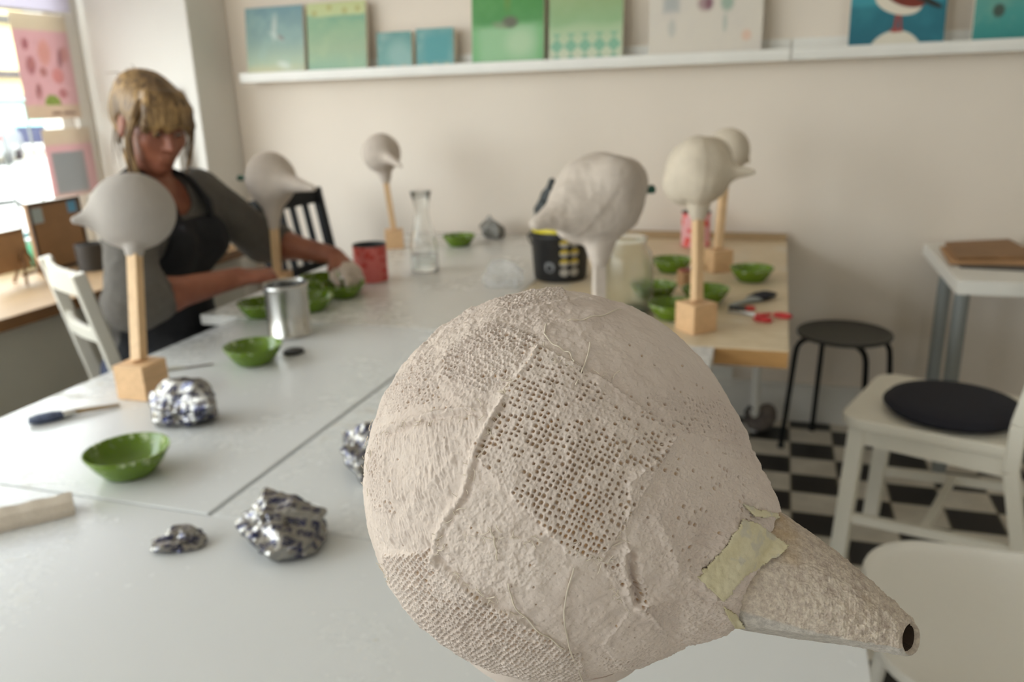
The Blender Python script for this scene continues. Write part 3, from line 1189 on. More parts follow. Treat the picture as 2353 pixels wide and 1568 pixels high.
# tin can
t = thing('tin_can', 'bare silver tin can standing between the green bowls on the table', 'can', (-1.136, 1.672, T + .0005), .4)
MB().lathe([(0, .002), (.050, .002), (.0525, .0), (.054, .003), (.052, .006), (.052, .118), (.0535, .121), (.0545, .124), (.0535, .127), (.0505, .126), (.050, .118), (.050, .006), (0, .005)], 56).build('body', M['steel'], t, smooth=35)
MB().lathe([(.0535, .127), (.0552, .1275), (.0552, .130), (.0528, .131), (.0505, .1275), (.0508, .126)], 56).build('rim', M['steel'], t, smooth=35)
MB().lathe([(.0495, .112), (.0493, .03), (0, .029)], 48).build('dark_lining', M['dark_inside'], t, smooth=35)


def paper_tin(label, x, y, m, r, h, rz):
    t = thing('tin', label, 'tin', (x, y, T + .0005), rz)
    MB().lathe([(0, .001), (r - .002, .001), (r, .003), (r, h - .004), (r - .0015, h - .003), (r - .003, h - .01), (r - .003, .006), (0, .005)], 56).build('body', m, t, smooth=35)
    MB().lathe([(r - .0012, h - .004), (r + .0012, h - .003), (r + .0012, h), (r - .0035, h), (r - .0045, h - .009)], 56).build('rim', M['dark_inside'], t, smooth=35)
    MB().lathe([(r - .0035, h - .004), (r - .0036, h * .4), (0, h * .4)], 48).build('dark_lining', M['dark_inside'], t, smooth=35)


paper_tin('red patterned tin with dark mouth near the woman\'s left hand', -1.220, 2.276, M['red_tin'], .053, .118, 0)
paper_tin('pink and red patterned tin behind the right front stick', -.275, 3.02, M['pink_tin'], .052, .128, 1.0)

# carafe
t = thing('carafe', 'clear glass carafe with a little water on the rear white table', 'carafe', (-1.108, 2.445, T + .0005))
out = [(0, .0), (.040, .0), (.0455, .004), (.0465, .02), (.0455, .07), (.040, .115), (.027, .165), (.0225, .195), (.0245, .225), (.034, .262), (.0345, .264)]
inn = [(.0325, .263), (.0225, .224), (.0205, .195), (.025, .165), (.038, .115), (.0435, .07), (.0445, .02), (.043, .008), (0, .007)]
MB().lathe(out + inn, 48).build('glass_body', M['clear'], t, smooth=60)
MB().lathe([(0, .0075), (.0428, .0085), (.0442, .02), (.0437, .055), (.0436, .0552), (0, .0552)], 48).build('water', M['water'], t, smooth=40)

# big jar
t = thing('glass_jar', 'large ribbed glass jar on the birch table behind the bird head', 'jar', (-.356, 2.046, T + .0005))
R = []
th = np.linspace(0, 2 * PI, 96, endpoint=False)
rip = 1 + .012 * np.cos(th * 12)
for r, z, k in [(.001, 0, 0), (.050, 0, 0), (.060, .005, .5), (.0655, .02, 1), (.067, .08, 1), (.066, .135, 1), (.060, .160, .6), (.048, .178, 0), (.046, .188, 0), (.049, .190, 0), (.049, .199, 0), (.046, .200, 0),
                (.043, .199, 0), (.043, .180, 0), (.056, .160, .5), (.062, .135, .7), (.063, .08, .7), (.0615, .02, .7), (.056, .009, .3), (.001, .007, 0)]:
    rr = r * (1 + k * (rip - 1))
    R.append(np.column_stack([rr * np.cos(th), rr * np.sin(th), np.full(96, z)]))
MB().rings(R, cap0=False, cap1=False).build('glass_body', M['jar_glass'], t, smooth=60)


def crumple(name, label, cat, x, y, size, mat, seed, rz=0.0, n=26, amp=.5, z0=T, group=None, sharp=True, peak=.0):
    """a crushed sheet: a sphere pushed into flat facets and ridges"""
    g = np.linspace(-1, 1, n)
    V, F, base = [], [], 0
    for ax in range(3):
        for sg in (-1, 1):
            a, b = np.meshgrid(g, g, indexing='ij')
            p = np.zeros((n * n, 3))
            p[:, ax] = sg
            p[:, (ax + 1) % 3] = a.ravel() if sg > 0 else b.ravel()
            p[:, (ax + 2) % 3] = b.ravel() if sg > 0 else a.ravel()
            V.append(p)
            for i in range(n - 1):
                for j in range(n - 1):
                    k = base + i * n + j
                    F.append((k, k + n, k + n + 1, k + 1))
            base += n * n
    V = np.concatenate(V)
    key = np.round(V * 1e5).astype(np.int64)
    _, first, inv = np.unique(key, axis=0, return_index=True, return_inverse=True)
    V = V[first]
    F = inv.ravel()[np.array(F)]
    U = V / np.linalg.norm(V, axis=1, keepdims=True)
    r = np.random.RandomState(seed)
    pts = r.normal(size=(11, 3))
    pts /= np.linalg.norm(pts, axis=1, keepdims=True)
    hgt = r.uniform(.6, 1.0, 11)
    # support planes give facets
    dd = np.min(hgt[None, :] / np.clip(U @ pts.T, .25, None), axis=1)
    rad = np.clip(dd, .5, 1.35)
    rad = rad + amp * .40 * fbm(U * 1.7 + seed, 2, seed, ridged=True) + amp * .09 * fbm(U * 5 + seed, 2, seed + 5, ridged=True)
    P = U * rad[:, None]
    if peak:
        P[:, 2] *= 1 + peak * np.exp(-((P[:, 0] ** 2 + P[:, 1] ** 2) / .16))
    P = P * np.array(size) / 2
    zb = -.62 * size[2] / 2
    low = P[:, 2] < zb
    P[low, 2] = zb + (P[low, 2] - zb) * .06
    P[:, 2] -= P[:, 2].min()
    o = np_mesh(name, P, F, mat, None, None, smooth=not sharp)
    stand(o, x, y, z0, rz)
    return tag(o, label, cat, group)


GF = 'crumpled pieces of foil'
crumple('foil_ball', 'crumpled printed foil in front of the left wooden block', 'foil', -1.008, 1.125, (.128, .090, .074), M['foil'], 3, .3, group=GF)
crumple('foil_ball', 'largest crumpled printed foil, on the nearest white table', 'foil', -.600, .806, (.116, .088, .066), M['foil'], 8, .35, group=GF)
crumple('foil_scrap', 'small torn foil scrap beside the largest crumpled foil', 'foil', -.722, .758, (.054, .030, .022), M['foil'], 21, .4, 18, .9, group=GF)
crumple('foil_ball', 'crumpled foil half hidden behind the left side of the large head', 'foil', -.575, 1.03, (.11, .11, .08), M['foil'], 14, 1.0, group=GF)
crumple('foil_ball', 'dark grey foil lump by the back wall next to a green bowl', 'foil', -1.10, 3.095, (.085, .085, .085), M['foil_dull'], 31, 0, group=GF, peak=.5)
k = NT('clear_film')
k.set(Roughness=.12, Alpha=.35).color(s_(236, 236, 236))
crumple('plastic_wrap', 'crumpled clear plastic film left of the black bucket', 'film', -.775, 2.30, (.11, .095, .07), k.m, 17, 0, 24, 1.0)

# paint brush at the left table edge
def axis_frame(a, b):
    return math.atan2(b[1] - a[1], b[0] - a[0])


a, b = np.array([-1.285, 1.044]), np.array([-1.187, 1.155])
rz = axis_frame(a, b)
L = float(np.linalg.norm(b - a))
t = thing('paint_brush', 'flat paint brush with dark bristles lying near the left table edge', 'brush', (a[0], a[1], T), rz)
R = []
for x, w_, h_ in ((-.006, .015, .004), (.010, .0185, .0085), (.034, .0165, .009), (.052, .0115, .0065)):
    R.append([(x, w_ * math.cos(q), .0075 + h_ * math.sin(q)) for q in np.linspace(0, 2 * PI, 18)[:-1]])
k = NT('dark_blue_bristle')
n = k.noise(60, 3, .6, (1, 14, 14))
k.color(k.mix(k.ramp(n, .35, .65), s_(22, 26, 46), s_(92, 104, 132))).set(Roughness=.7)
MB().rings(R).build('bristles', k.m, t, smooth=40)
MB().rings([[(x, .0108 * sc * math.cos(q), .0075 + .007 * sc * math.sin(q)) for q in np.linspace(0, 2 * PI, 18)[:-1]] for x, sc in ((.050, 1), (.054, 1.05), (.070, .85), (.073, .8))]).build('ferrule', M['steel'], t, smooth=40)
MB().tube([(.072, 0, .0075), (.09, 0, .0072), (L, 0, .0045)], [.0062, .0052, .0032], 12).build('handle', wood('brush_handle', s_(160, 138, 108)), t, smooth=40)

# strip of plaster bandage at the left edge
a, b = np.array([-1.03, .700]), np.array([-.940, .800])
rz = axis_frame(a, b)
L = float(np.linalg.norm(b - a))
k = NT('plaster_bandage')
n = k.noise(900, 2)
k.color(k.mix(k.ramp(n, .4, .6), s_(196, 182, 166), s_(220, 208, 192))).set(Roughness=.95).bump(n, .0008)
t = MB()
xs = np.linspace(-.03, L, 24)
R = []
for x in xs:
    wob = .001 * math.sin(x * 40) + .0004 * math.sin(x * 210)
    R.append([(x, -.018 + wob, 0), (x, .019 + wob, 0), (x, .021 + wob, .008), (x, .018 + wob, .020), (x, .004 + wob, .027 + .001 * math.sin(x * 160)), (x, -.012 + wob, .020), (x, -.019 + wob, .009)])
o = t.rings(R).build('bandage_roll', k.m, smooth=30)
stand(o, a[0], a[1], T, rz)
tag(o, 'folded roll of white plaster bandage at the left front of the table', 'bandage')

o = MB().lathe([(0, 0), (.021, 0), (.0235, .002), (.0235, .006), (.022, .0075), (0, .0078)], 40).build('jar_lid', M['black_plastic'], smooth=35)
stand(o, -1.040, 1.535)
tag(o, 'small black round lid lying right of a green bowl', 'lid')
t = thing('palette_knife', 'thin grey modelling knife lying behind the left wooden block', 'knife', (-1.235, 1.365, T), math.atan2(.075, .09))
MB().box((.052, 0, .0022), (.06, .009, .0022)).build('blade', M['steel'], t, bevel=.0005)
MB().tube([(-.05, 0, .0052), (.0, 0, .0052), (.024, 0, .0035)], [.0048, .0045, .0028], 10).build('handle', M['grey_panel'], t, smooth=40)

# black bucket with a yellow lid
BX, BY = -.632, 2.415
t = thing('bucket', 'black plastic bucket with yellow top and printed dots on the birch table', 'bucket', (BX, BY, T + .0005))
t.scale = (1, 1, .90)
MB().lathe([(0, .001), (.078, .001), (.081, .004), (.083, .012), (.0905, .150), (.092, .152), (.092, .168), (.0885, .169), (.087, .150), (.079, .012), (0, .008)], 64).build('body', M['black_plastic'], t, smooth=35)
MB().lathe([(.086, .160), (.0875, .186), (.086, .189), (.082, .188), (.080, .160)], 64).build('yellow_band', simple('yellow_plastic', s_(222, 204, 34), .4), t, smooth=35)
MB().lathe([(.0925, .150), (.097, .151), (.097, .157), (.0925, .158)], 64).build('lip', M['black_plastic'], t, smooth=35)
lb = MB()
base_a = math.atan2(-BY, -BX) + .02
for ci, da in enumerate((.12, .50)):
    for ri in range(4):
        zc = .136 - ri * .033
        a0 = base_a + da
        for part, (lo, hi) in enumerate(((0, PI), (PI, 2 * PI))):
            lb.k = (0 if part == 0 and ri < 3 else 1)
            pts = [(0, 0)] + [(math.cos(q) * .0145, math.sin(q) * .0135) for q in np.linspace(lo, hi, 14)]
            v = []
            for u_, w_ in pts:
                z = zc + w_
                r = .0825 + (z - .012) * .0543 + .0009
                v.append((r * math.cos(a0 + u_ / r), r * math.sin(a0 + u_ / r), z))
            lb.add(v, [tuple([0, j, j + 1]) for j in range(1, len(v) - 1)])
lb.build('printed_dots', [simple('label_yellow', s_(206, 178, 70), .5), simple('label_grey', s_(176, 170, 162), .5)], t)['label'] = 'two columns of yellow and grey dots'
lg = MB()
v = []
for q in np.linspace(0, 2 * PI, 24)[:-1]:
    z = .055 + .018 * math.sin(q)
    r = .0825 + (z - .012) * .0543 + .0009
    a = base_a - .42 + .016 * math.cos(q) / r
    v.append((r * math.cos(a), r * math.sin(a), z))
lg.add(v, [tuple(range(23))]).build('printed_badge', simple('badge_grey', s_(128, 130, 134), .5), t)
hd = [(.0965 * math.cos(a), .0965 * math.sin(a) * 1.0, .154 - .11 * math.sin((a - base_a + 1.4 - .0) / 2.8 * PI) * 1) for a in np.linspace(base_a - 1.4 + PI, base_a + 1.4 + PI, 30)]
hd = [(x * 1.04, y * 1.04, z) for x, y, z in [(.0965 * math.cos(a), .0965 * math.sin(a), .154 - .10 * math.sin(i / 29 * PI)) for i, a in enumerate(np.linspace(base_a + PI - 1.5, base_a + PI + 1.5, 30))]]
MB().tube(hd, .0025, 8).build('handle', M['black_paint'], t, smooth=40)
# dark bag bunched in the bucket
B = Field((BX - .13, BY - .13, T + .12), (BX + .13, BY + .13, T + .36), .005)
cb = np.array([BX, BY, T - .016])
for dx, dy, dz, r in ((-.055, .0, .19, .030), (-.058, .02, .225, .026), (-.045, .03, .26, .022), (-.035, .03, .285, .016), (-.028, .02, .31, .010), (.0, .02, .185, .045), (.04, .0, .185, .03)):
    B.ell(cb + (dx, dy, dz), (r, r, r * 1.25), None, .012)
V, Q = B.mesh()
V += normals_of(V, Q) * (.005 * fbm(V * 60, 3, 4, ridged=True))[:, None]
o = np_mesh('plastic_bag', V - cb, Q, simple('dark_bag', s_(52, 58, 60), .35), None, tuple(cb))
tag(o, 'dark plastic bag bunched up out of the black bucket', 'bag')

# small block with a coloured top, brush, scissors, pen on the birch table
t = thing('wooden_block', 'small wooden block with a blue and red top behind the right stick', 'block', (-.230, 2.375, T + .0005), .5)
MB().box((0, 0, .022), (.058, .05, .044)).build('body', M['card'], t, bevel=.002)
MB().box((.014, 0, .0485), (.026, .03, .008)).build('blue_tab', simple('navy_plastic', s_(38, 52, 96), .5), t, bevel=.002)
MB().box((-.016, 0, .0475), (.026, .03, .006)).build('red_tab', simple('dull_red', s_(150, 70, 58), .5), t, bevel=.002)
a, b = np.array([-.098, 2.125]), np.array([.010, 2.300])
rz = axis_frame(a, b)
t = thing('wide_brush', 'wide grey-handled brush with black bristles on the birch table', 'brush', (a[0], a[1], T), rz)
MB().rings([[(x, w_ * math.cos(q), .008 + h_ * math.sin(q)) for q in np.linspace(0, 2 * PI, 18)[:-1]] for x, w_, h_ in ((0, .006, .005), (.02, .0085, .006), (.06, .006, .005), (.085, .012, .006), (.10, .023, .0065), (.112, .024, .0065))]).build('handle', M['grey_metal'], t, smooth=40)
MB().rings([[(x, w_ * math.cos(q), .010 + h_ * math.sin(q)) for q in np.linspace(0, 2 * PI, 18)[:-1]] for x, w_, h_ in ((.110, .024, .0075), (.14, .027, .0095), (.175, .026, .008), (.19, .020, .004))]).build('bristles', M['black_fabric'], t, smooth=40)
c = onz(1738, 728, T)
t = thing('scissors', 'red-handled scissors lying near the right front of the birch table', 'scissors', (c[0], c[1], T + .0005), -.5)
RD = simple('red_plastic', s_(196, 42, 44), .4)
for s in (-1, 1):
    MB().beam((-.002, s * .002, .003 + .002 * (s + 1) / 2), (-.075, s * .012 - .004, .003 + .002 * (s + 1) / 2), .009, .0018).build('blade', M['steel'], t)
    e = [(.045 + .021 * math.cos(q) + .010 * s, s * .030 + .013 * math.sin(q), .006) for q in np.linspace(0, 2 * PI, 25)]
    h = MB().tube(e, .0046, 10, False)
    h.tube([(0, -s * .002, .005), (.014, s * .006, .006), (.026, s * .024, .006)], .0042, 10)
    h.build('handle', RD, t, smooth=50)
MB().lathe([(0, .0), (.004, .0), (.004, .008), (0, .0085)], 16).build('pivot', M['steel'], t, smooth=40)
c = onz(1702, 714, T)
t = thing('marker_pen', 'short black marker pen beside the red-handled scissors', 'pen', (c[0], c[1], T), .1)
MB().tube([(-.03, 0, .0065), (.012, 0, .0065)], .006, 12).build('barrel', M['black_plastic'], t, smooth=40)
MB().tube([(.0125, 0, .0065), (.03, 0, .0065), (.036, 0, .0065)], [.0064, .0064, .004], 12).build('red_cap', RD, t, smooth=40)

# bag on the floor under the birch table
B = Field((-.16, 2.86, .0), (.16, 3.2, .36), .008)
for p, r in (((-.02, 3.06, .05), (.075, .07, .055)), ((.025, 3.07, .09), (.05, .055, .06)), ((-.07, 3.06, .09), (.022, .04, .05))):
    B.ell(p, r, None, .03)
V, Q = B.mesh()
V += normals_of(V, Q) * (.008 * fbm(V * 25, 3, 9))[:, None]
V[:, 2] = np.maximum(V[:, 2], .001)
t = thing('rucksack', 'dark soft bag on the tiles under the birch table', 'bag', (0, 3.08, 0))
t.scale = (.72, .72, .72)
np_mesh('body', V - np.array([0, 3.05, 0]), Q, simple('bag_cloth', s_(112, 102, 96), .9, var=.3, scale=14), t)
MB().tube([(-.075, -.04, .07), (-.09, -.05, .12), (-.075, -.05, .15), (-.05, -.02, .13)], .007, 10).build('strap', M['black_plastic'], t, smooth=40)

# ------------------------------------------------------------------ small bird heads on wooden stands


def block_parts(root, rot, c0, tilt, stick_top, side=.070, ss=.0225, m_stick=None):
    Rz = rotm(0, 0, rot)
    MB().box((0, 0, .035 + .0005), (side, side, .07), Rz).build('base', M['pine_block'], root, bevel=.0015)
    a = np.array([0, 0, .0708])
    b = np.array(stick_top)
    d, u, w_ = frame_of(b - a)
    # keep the stick's faces turned like the block
    u = Rz @ np.array([1., 0, 0])
    u -= d * (u @ d)
    u /= np.linalg.norm(u)
    w_ = np.cross(d, u)
    q = [(-1, -1), (1, -1), (1, 1), (-1, 1)]
    R = [[p + ss / 2 * (i * u + j * w_) for i, j in q] for p in (a, b)]
    MB().rings(R).build('stick', m_stick or M['pine'], root, bevel=.0012)


def bird(label, base, rot, head, Rh, tip, rb=.05, rt=.009, mat=None, squash=(1, 1, 1), neck=.13, nr=.036, bump=.0022, knot=None, seed=1, k_beak=.035, m_stick=None, lump=0.0, fold=None):
    base = np.array([base[0], base[1], T])
    head, tip = np.array(head), np.array(tip)
    root = thing('bird_head_sculpture', label, 'sculpture', tuple(base), 0, 'plaster bird heads on wooden stands')
    hd = head - base
    foot = np.array([0, 0, .07])
    dn = foot - hd
    dn /= np.linalg.norm(dn)
    block_parts(root, rot, None, None, hd + dn * Rh * .6, m_stick=m_stick)
    lo = np.minimum(head, tip) - .13
    hi = np.maximum(head, tip) + .13
    lo[2] -= .12
    B = Field(lo, hi, .0042)
    B.ell(head, np.array(squash) * Rh, None, 0)
    d = (tip - head) / np.linalg.norm(tip - head)
    B.cap(head + d * Rh * .55, tip - d * rt, rb, rt, k_beak)
    B.cap(head + dn * Rh * .7, head + dn * (Rh + neck * .35), nr, min(nr, .021), min(.03, nr * .9))
    B.cap(head + dn * (Rh + neck * .3), head + dn * (Rh + neck), min(nr, .021), .0165, .012)
    if lump:
        for i in range(5):
            v = np.array([math.sin(seed + i * 2.1), math.cos(seed * 1.7 + i * 1.3), math.sin(i * 1.9 + seed)])
            B.ell(head + v / np.linalg.norm(v) * Rh * .78, np.array((.04, .035, .04)) * (.8 + lump), None, .02)
    V, Q = B.mesh()
    N = normals_of(V, Q)
    nz = .7 * fbm(V * 28, 3, seed) + .5 * fbm(V * 60, 3, seed + 9, ridged=True)
    V = V + N * (bump * nz)[:, None]
    if fold is not None:
        # edges of overlapping plaster strips
        for j, f in enumerate(fold):
            f = np.array(f) / np.linalg.norm(f)
            s = (V - head) @ f / Rh + .05 * fbm(V * 30, 2, seed + j)
            V = V + N * (.0022 * sstep(.0, .06, s) * sstep(.75, .5, s))[:, None]
    V = V - base
    tt = (V - hd) @ d
    along = tt / np.linalg.norm(tip - head)
    perp = np.linalg.norm((V - hd) - np.outer(tt, d), axis=1)
    isb = (tt > Rh * .80) & (perp < rb * 1.12)
    fb = isb[Q].all(axis=1)
    m = mat or M['plaster']
    v1, q1 = submesh(V, Q, ~fb)
    np_mesh('head', v1, q1, m, root)
    if fb.any():
        v2, q2 = submesh(V, Q, fb)
        np_mesh('beak', v2, q2, m, root)
    if knot is not None:
        kp = np.array(knot) - base
        dd, u, w_ = frame_of(kp - hd)
        kp0 = hd + dd * Rh * .9
        pr = [(0, .020), (.30, .012), (.55, .0065), (.66, .0085), (.85, .0115), (1.0, .013)]
        L = np.linalg.norm(kp - kp0)
        R = []
        for q, r in pr:
            R.append([kp0 + dd * L * q + r * (math.cos(a) * u + math.sin(a) * w_ * .7) for a in np.linspace(0, 2 * PI, 17)[:-1]])
        MB().rings(R).build('balloon_knot', M['balloon'], root, smooth=50)['label'] = 'dark green balloon knot'
    return root


def bp(px, py, depth):
    return at(px, py, depth)


# left: smooth head, beak pointing left
bird('smooth white bird head with beak pointing left, on the left white table', (-1.188, 1.223), .02, at(305, 487, 1.695), .0845, at(163, 508, 1.63), .036, .009,
     M['plaster_smooth'], (1.02, .98, .95), .006, .015, .0007, None, 3, .018)
# second: behind the can, beak pointing right and down
bird('white bird head with drooping beak pointing right, beside the woman\'s hands', (-1.40, 2.03), .3, at(622, 412, 2.33), .073, at(724, 434, 2.20), .036, .008,
     M['plaster'], (.95, 1.0, 1.06), .06, .034, .0014, at(551, 409, 2.38), 5, .04)
# far one by the back wall
bird('small white bird head on a thin stand close to the back wall', (-1.405, 2.83), .45, at(876, 352, 3.07), .073, at(923, 384, 2.90), .024, .006,
     M['plaster'], (1, 1, 1), .03, .024, .0012, None, 8, .025)
# centre one, beak pointing left and down
bird('lumpy plaster bird head with beak pointing left, behind the large head', (-.318, 1.51), .5, at(1377, 455, 1.56), .081, at(1222, 520, 1.48), .050, .009,
     M['plaster'], (1.05, 1.0, 1.02), .04, .028, .0034, at(1499, 435, 1.60), 12, .03, lump=.25, fold=[(-.6, -.3, .5), (.4, -.5, .6), (-.2, -.8, -.3)], m_stick=M['plaster'])
# right front one, beak pointing right
bird('cream bird head with beak pointing right, at the front of the birch table', (-.166, 1.910), .785, at(1606, 393, 1.955), .080, at(1736, 396, 1.90), .026, .007,
     M['plaster_warm'], (1.0, 1.0, .98), .03, .021, .0018, None, 17, .02, lump=.12, fold=[(-.9, -.3, .1), (.8, -.5, .2)])
# right rear one
bird('white bird head on the rear stand of the birch table, by the wall', (-.166, 2.60), .62, at(1672, 345, 2.56), .067, at(1722, 372, 2.62), .038, .009,
     M['plaster_warm'], (1, 1, 1.02), .04, .022, .0014, None, 23, .03)
# ------------------------------------------------------------------ the large bird head in front
HC = at(1272, 1099, .360)
HR = .0833
TIP = at(2094, 1470, .296)
BAX = (TIP - HC) / np.linalg.norm(TIP - HC)
BL = float(np.linalg.norm(TIP - HC))
VW = (HC - CAM) / np.linalg.norm(HC - CAM)
HB = np.array([HC[0] - .002, HC[1] + .004, T])
hero = thing('bird_head_sculpture', 'large gauze-covered plaster bird head with hollow-tipped beak pointing right, nearest of all', 'sculpture', tuple(HB), 0,
             'plaster bird heads on wooden stands')


def hit(px, py):
    d = ray(px, py)
    d = d / np.linalg.norm(d)
    oc = CAM - HC
    b = oc @ d
    disc = b * b - (oc @ oc - HR * HR)
    t = -b - math.sqrt(max(disc, 0))
    n = CAM + d * t - HC
    return n / np.linalg.norm(n)


# vertex directions: a polar grid, dense where the gauze weave is fine
gu = -VW - BAX * (-VW @ BAX)
gu /= np.linalg.norm(gu)
gv = np.cross(BAX, gu)
th = np.radians(np.concatenate([np.linspace(.02, 11, 9), np.linspace(11, 152, 860)[1:], np.linspace(152, 179.98, 36)[1:]]))
ph = np.radians(np.concatenate([np.linspace(-108, 108, 1000), np.linspace(108, 252, 110)[1:-1]]))
NS = len(ph)
ST, CT = np.sin(th)[:, None, None], np.cos(th)[:, None, None]
U = (CT * BAX + ST * (np.cos(ph)[None, :, None] * gu + np.sin(ph)[None, :, None] * gv)).reshape(-1, 3)
NR = len(th)
ii, jj = np.meshgrid(np.arange(NR - 1), np.arange(NS), indexing='ij')
j2 = (jj + 1) % NS
HQ = np.column_stack([(ii * NS + jj).ravel(), ((ii + 1) * NS + jj).ravel(), ((ii + 1) * NS + j2).ravel(), (ii * NS + j2).ravel()])
P0 = U * HR


class Patch:
    """a polygon of bandage on the sphere with its own weave direction"""

    def __init__(self, px, ud):
        pts = np.array([hit(*p) for p in px]) * HR
        c = pts.mean(0)
        n = c / np.linalg.norm(c)
        mp = np.mean(np.array(px, float), 0)
        e = hit(mp[0] + ud[0] * 12, mp[1] + ud[1] * 12) * HR - hit(*mp) * HR
        e -= n * (e @ n)
        self.u = e / np.linalg.norm(e)
        self.v = np.cross(n, self.u)
        self.n = n
        self.c = c
        self.poly = np.column_stack([(pts - c) @ self.u, (pts - c) @ self.v])

    def local(self, P):
        q = P - self.c
        return q @ self.u, q @ self.v

    def sd(self, a, b):
        P = self.poly
        n = len(P)
        d = np.full(len(a), 9.0)
        ins = np.zeros(len(a), bool)
        for i in range(n):
            x0, y0 = P[i]
            x1, y1 = P[(i + 1) % n]
            ex, ey = x1 - x0, y1 - y0
            t = np.clip(((a - x0) * ex + (b - y0) * ey) / (ex * ex + ey * ey), 0, 1)
            d = np.minimum(d, np.hypot(a - x0 - t * ex, b - y0 - t * ey))
            cr = ((y0 > b) != (y1 > b)) & (a < ex * (b - y0) / (ey if abs(ey) > 1e-12 else 1e-12) + x0)
            ins ^= cr
        return np.where(ins, -d, d)


mm = .001
base_noise = fbm(U * 16, 3, 1)
fine = fbm(U * 75, 3, 7)
finer = fbm(U * 190, 2, 12, ridged=True)
edge_n = fbm(U * 55, 3, 31) * 1.1 * mm
H = np.zeros(len(U))
hole = np.zeros(len(U))
front = U @ VW < .35


def region(px, ud=(1, 0), soft=3 * mm, wob=1.0):
    p = Patch(px, ud)
    a, b = p.local(P0)
    s = np.where(P0 @ p.n > 0, p.sd(a, b), 9.0) + edge_n * wob
    return p, a, b, s, sstep(soft / 2, -soft / 2, s)


# roughness zones
_, _, _, _, smooth1 = region([(1285, 690), (1420, 700), (1560, 790), (1660, 900), (1640, 940), (1500, 890), (1400, 850), (1330, 800), (1290, 750)], soft=9 * mm)
_, _, _, _, smooth2 = region([(1215, 1370), (1330, 1290), (1420, 1320), (1500, 1430), (1420, 1510), (1330, 1480), (1230, 1430)], soft=8 * mm)
_, _, _, _, rough1 = region([(860, 960), (930, 820), (1080, 690), (1290, 660), (1290, 740), (1190, 890), (1110, 945), (990, 945)], soft=8 * mm)
_, _, _, _, rough2 = region([(990, 1200), (1100, 1080), (1240, 1220), (1260, 1320), (1120, 1400), (1000, 1290)], soft=10 * mm)
_, _, _, _, fibre = region([(875, 990), (1005, 945), (1150, 930), (1060, 1140), (1000, 1280), (870, 1250)], soft=8 * mm)
sm = np.clip(smooth1 + smooth2, 0, 1)
H += (.60 * base_noise + .17 * fine * (1 - .8 * sm) + .04 * finer * (1 - .8 * sm)) * mm
H += rough1 * (.48 * fbm(U * 48, 4, 40) + .20 * fbm(U * 110, 2, 41)) * mm
H += rough2 * (.42 * fbm(U * 34, 3, 44) + .26 * fbm(U * 90, 3, 45)) * mm
fp = Patch([(875, 990), (1150, 930), (1000, 1280), (870, 1250)], (.25, .97))
fa, fb_ = fp.local(P0)
H += fibre * sstep(-.5, .5, base_noise + .2) * (.36 * fbm(np.column_stack([fa * 170, fb_ * 900, fa * 0]), 3, 50, ridged=True) + .25 * fbm(np.column_stack([fa * 500, fb_ * 1500, fa * 0]), 2, 51)) * mm

# overlapping strips: (polygon, thickness)
for px, h in (([(1153, 922), (1238, 797), (1400, 880), (1548, 1006), (1384, 1286), (1305, 1272), (1222, 1182), (1080, 1040)], .75),
              ([(872, 992), (1004, 947), (1112, 938), (1150, 930), (1066, 1130), (1000, 1285), (868, 1255)], -.2),
              ([(882, 1272), (985, 1262), (1015, 1292), (1190, 1418), (1335, 1500), (1370, 1600), (1130, 1580), (985, 1462), (895, 1340)], .55),
              ([(955, 825), (1085, 712), (1295, 662), (1310, 700), (1100, 770), (975, 880)], .5),
              ([(1440, 1110), (1560, 990), (1720, 1040), (1700, 1180), (1620, 1340), (1470, 1380), (1430, 1240)], .7),
              ([(1380, 1290), (1440, 1250), (1480, 1390), (1560, 1470), (1440, 1540), (1380, 1480), (1440, 1400)], .45)):
    _, _, _, s, m = region(px, soft=1.0 * mm, wob=.8)
    H += h * mm * m
    H += .35 * h * mm * np.exp(-(s / (1.0 * mm)) ** 2) * (.6 + fine)


def weave(px, ud, pitch=2.05, openp=.7, depth=1.15, r=.30, seed=0, yarn=.16, clog_s=34, lo=-.1):
    """perforated gauze: a jittered lattice of small holes, some filled with plaster"""
    global H, hole
    p, a, b, s, m = region(px, ud, 1.2 * mm)
    sel = np.flatnonzero(m > .01)
    a, b, m2 = a[sel] / mm / pitch, b[sel] / mm / pitch, m[sel]
    wx = .25 * vnoise(np.column_stack([a * .35, b * .35, a * 0 + seed]), 5)
    wy = .25 * vnoise(np.column_stack([a * .35, b * .35, a * 0 + seed + 9]), 6)
    a, b = a + wx, b + wy
    ia, ib = np.floor(a), np.floor(b)
    z = np.zeros_like(ia)
    jx = (_hash(ia, ib, z, 61 + seed) - .5) * .22
    jy = (_hash(ia, ib, z, 62 + seed) - .5) * .22
    rr = r * (.72 + .5 * _hash(ia, ib, z, 63 + seed))
    cc = np.column_stack([(ia + .5) * pitch * mm * 1000 / clog_s * 4, (ib + .5) * pitch * mm * 1000 / clog_s * 4, z])
    clog = vnoise(cc * .55, 70 + seed)
    op = _hash(ia, ib, z, 64 + seed) < openp * np.clip(.58 - lo * .6 + 1.15 * clog, .07, 1.0)
    fx, fy = np.abs(a - ia - .5 - jx), np.abs(b - ib - .5 - jy)
    d = (fx ** 2.6 + fy ** 2.6) ** (1 / 2.6) / rr
    hl = sstep(1.18, .72, d) * np.where(op, 1.0, .10 + .16 * _hash(ia, ib, z, 65))
    H[sel] += m2 * (-depth * mm * hl + yarn * mm * np.exp(-((d - 1.45) / .35) ** 2))
    hole[sel] = np.maximum(hole[sel], m2 * sstep(.95, .6, d) * op)


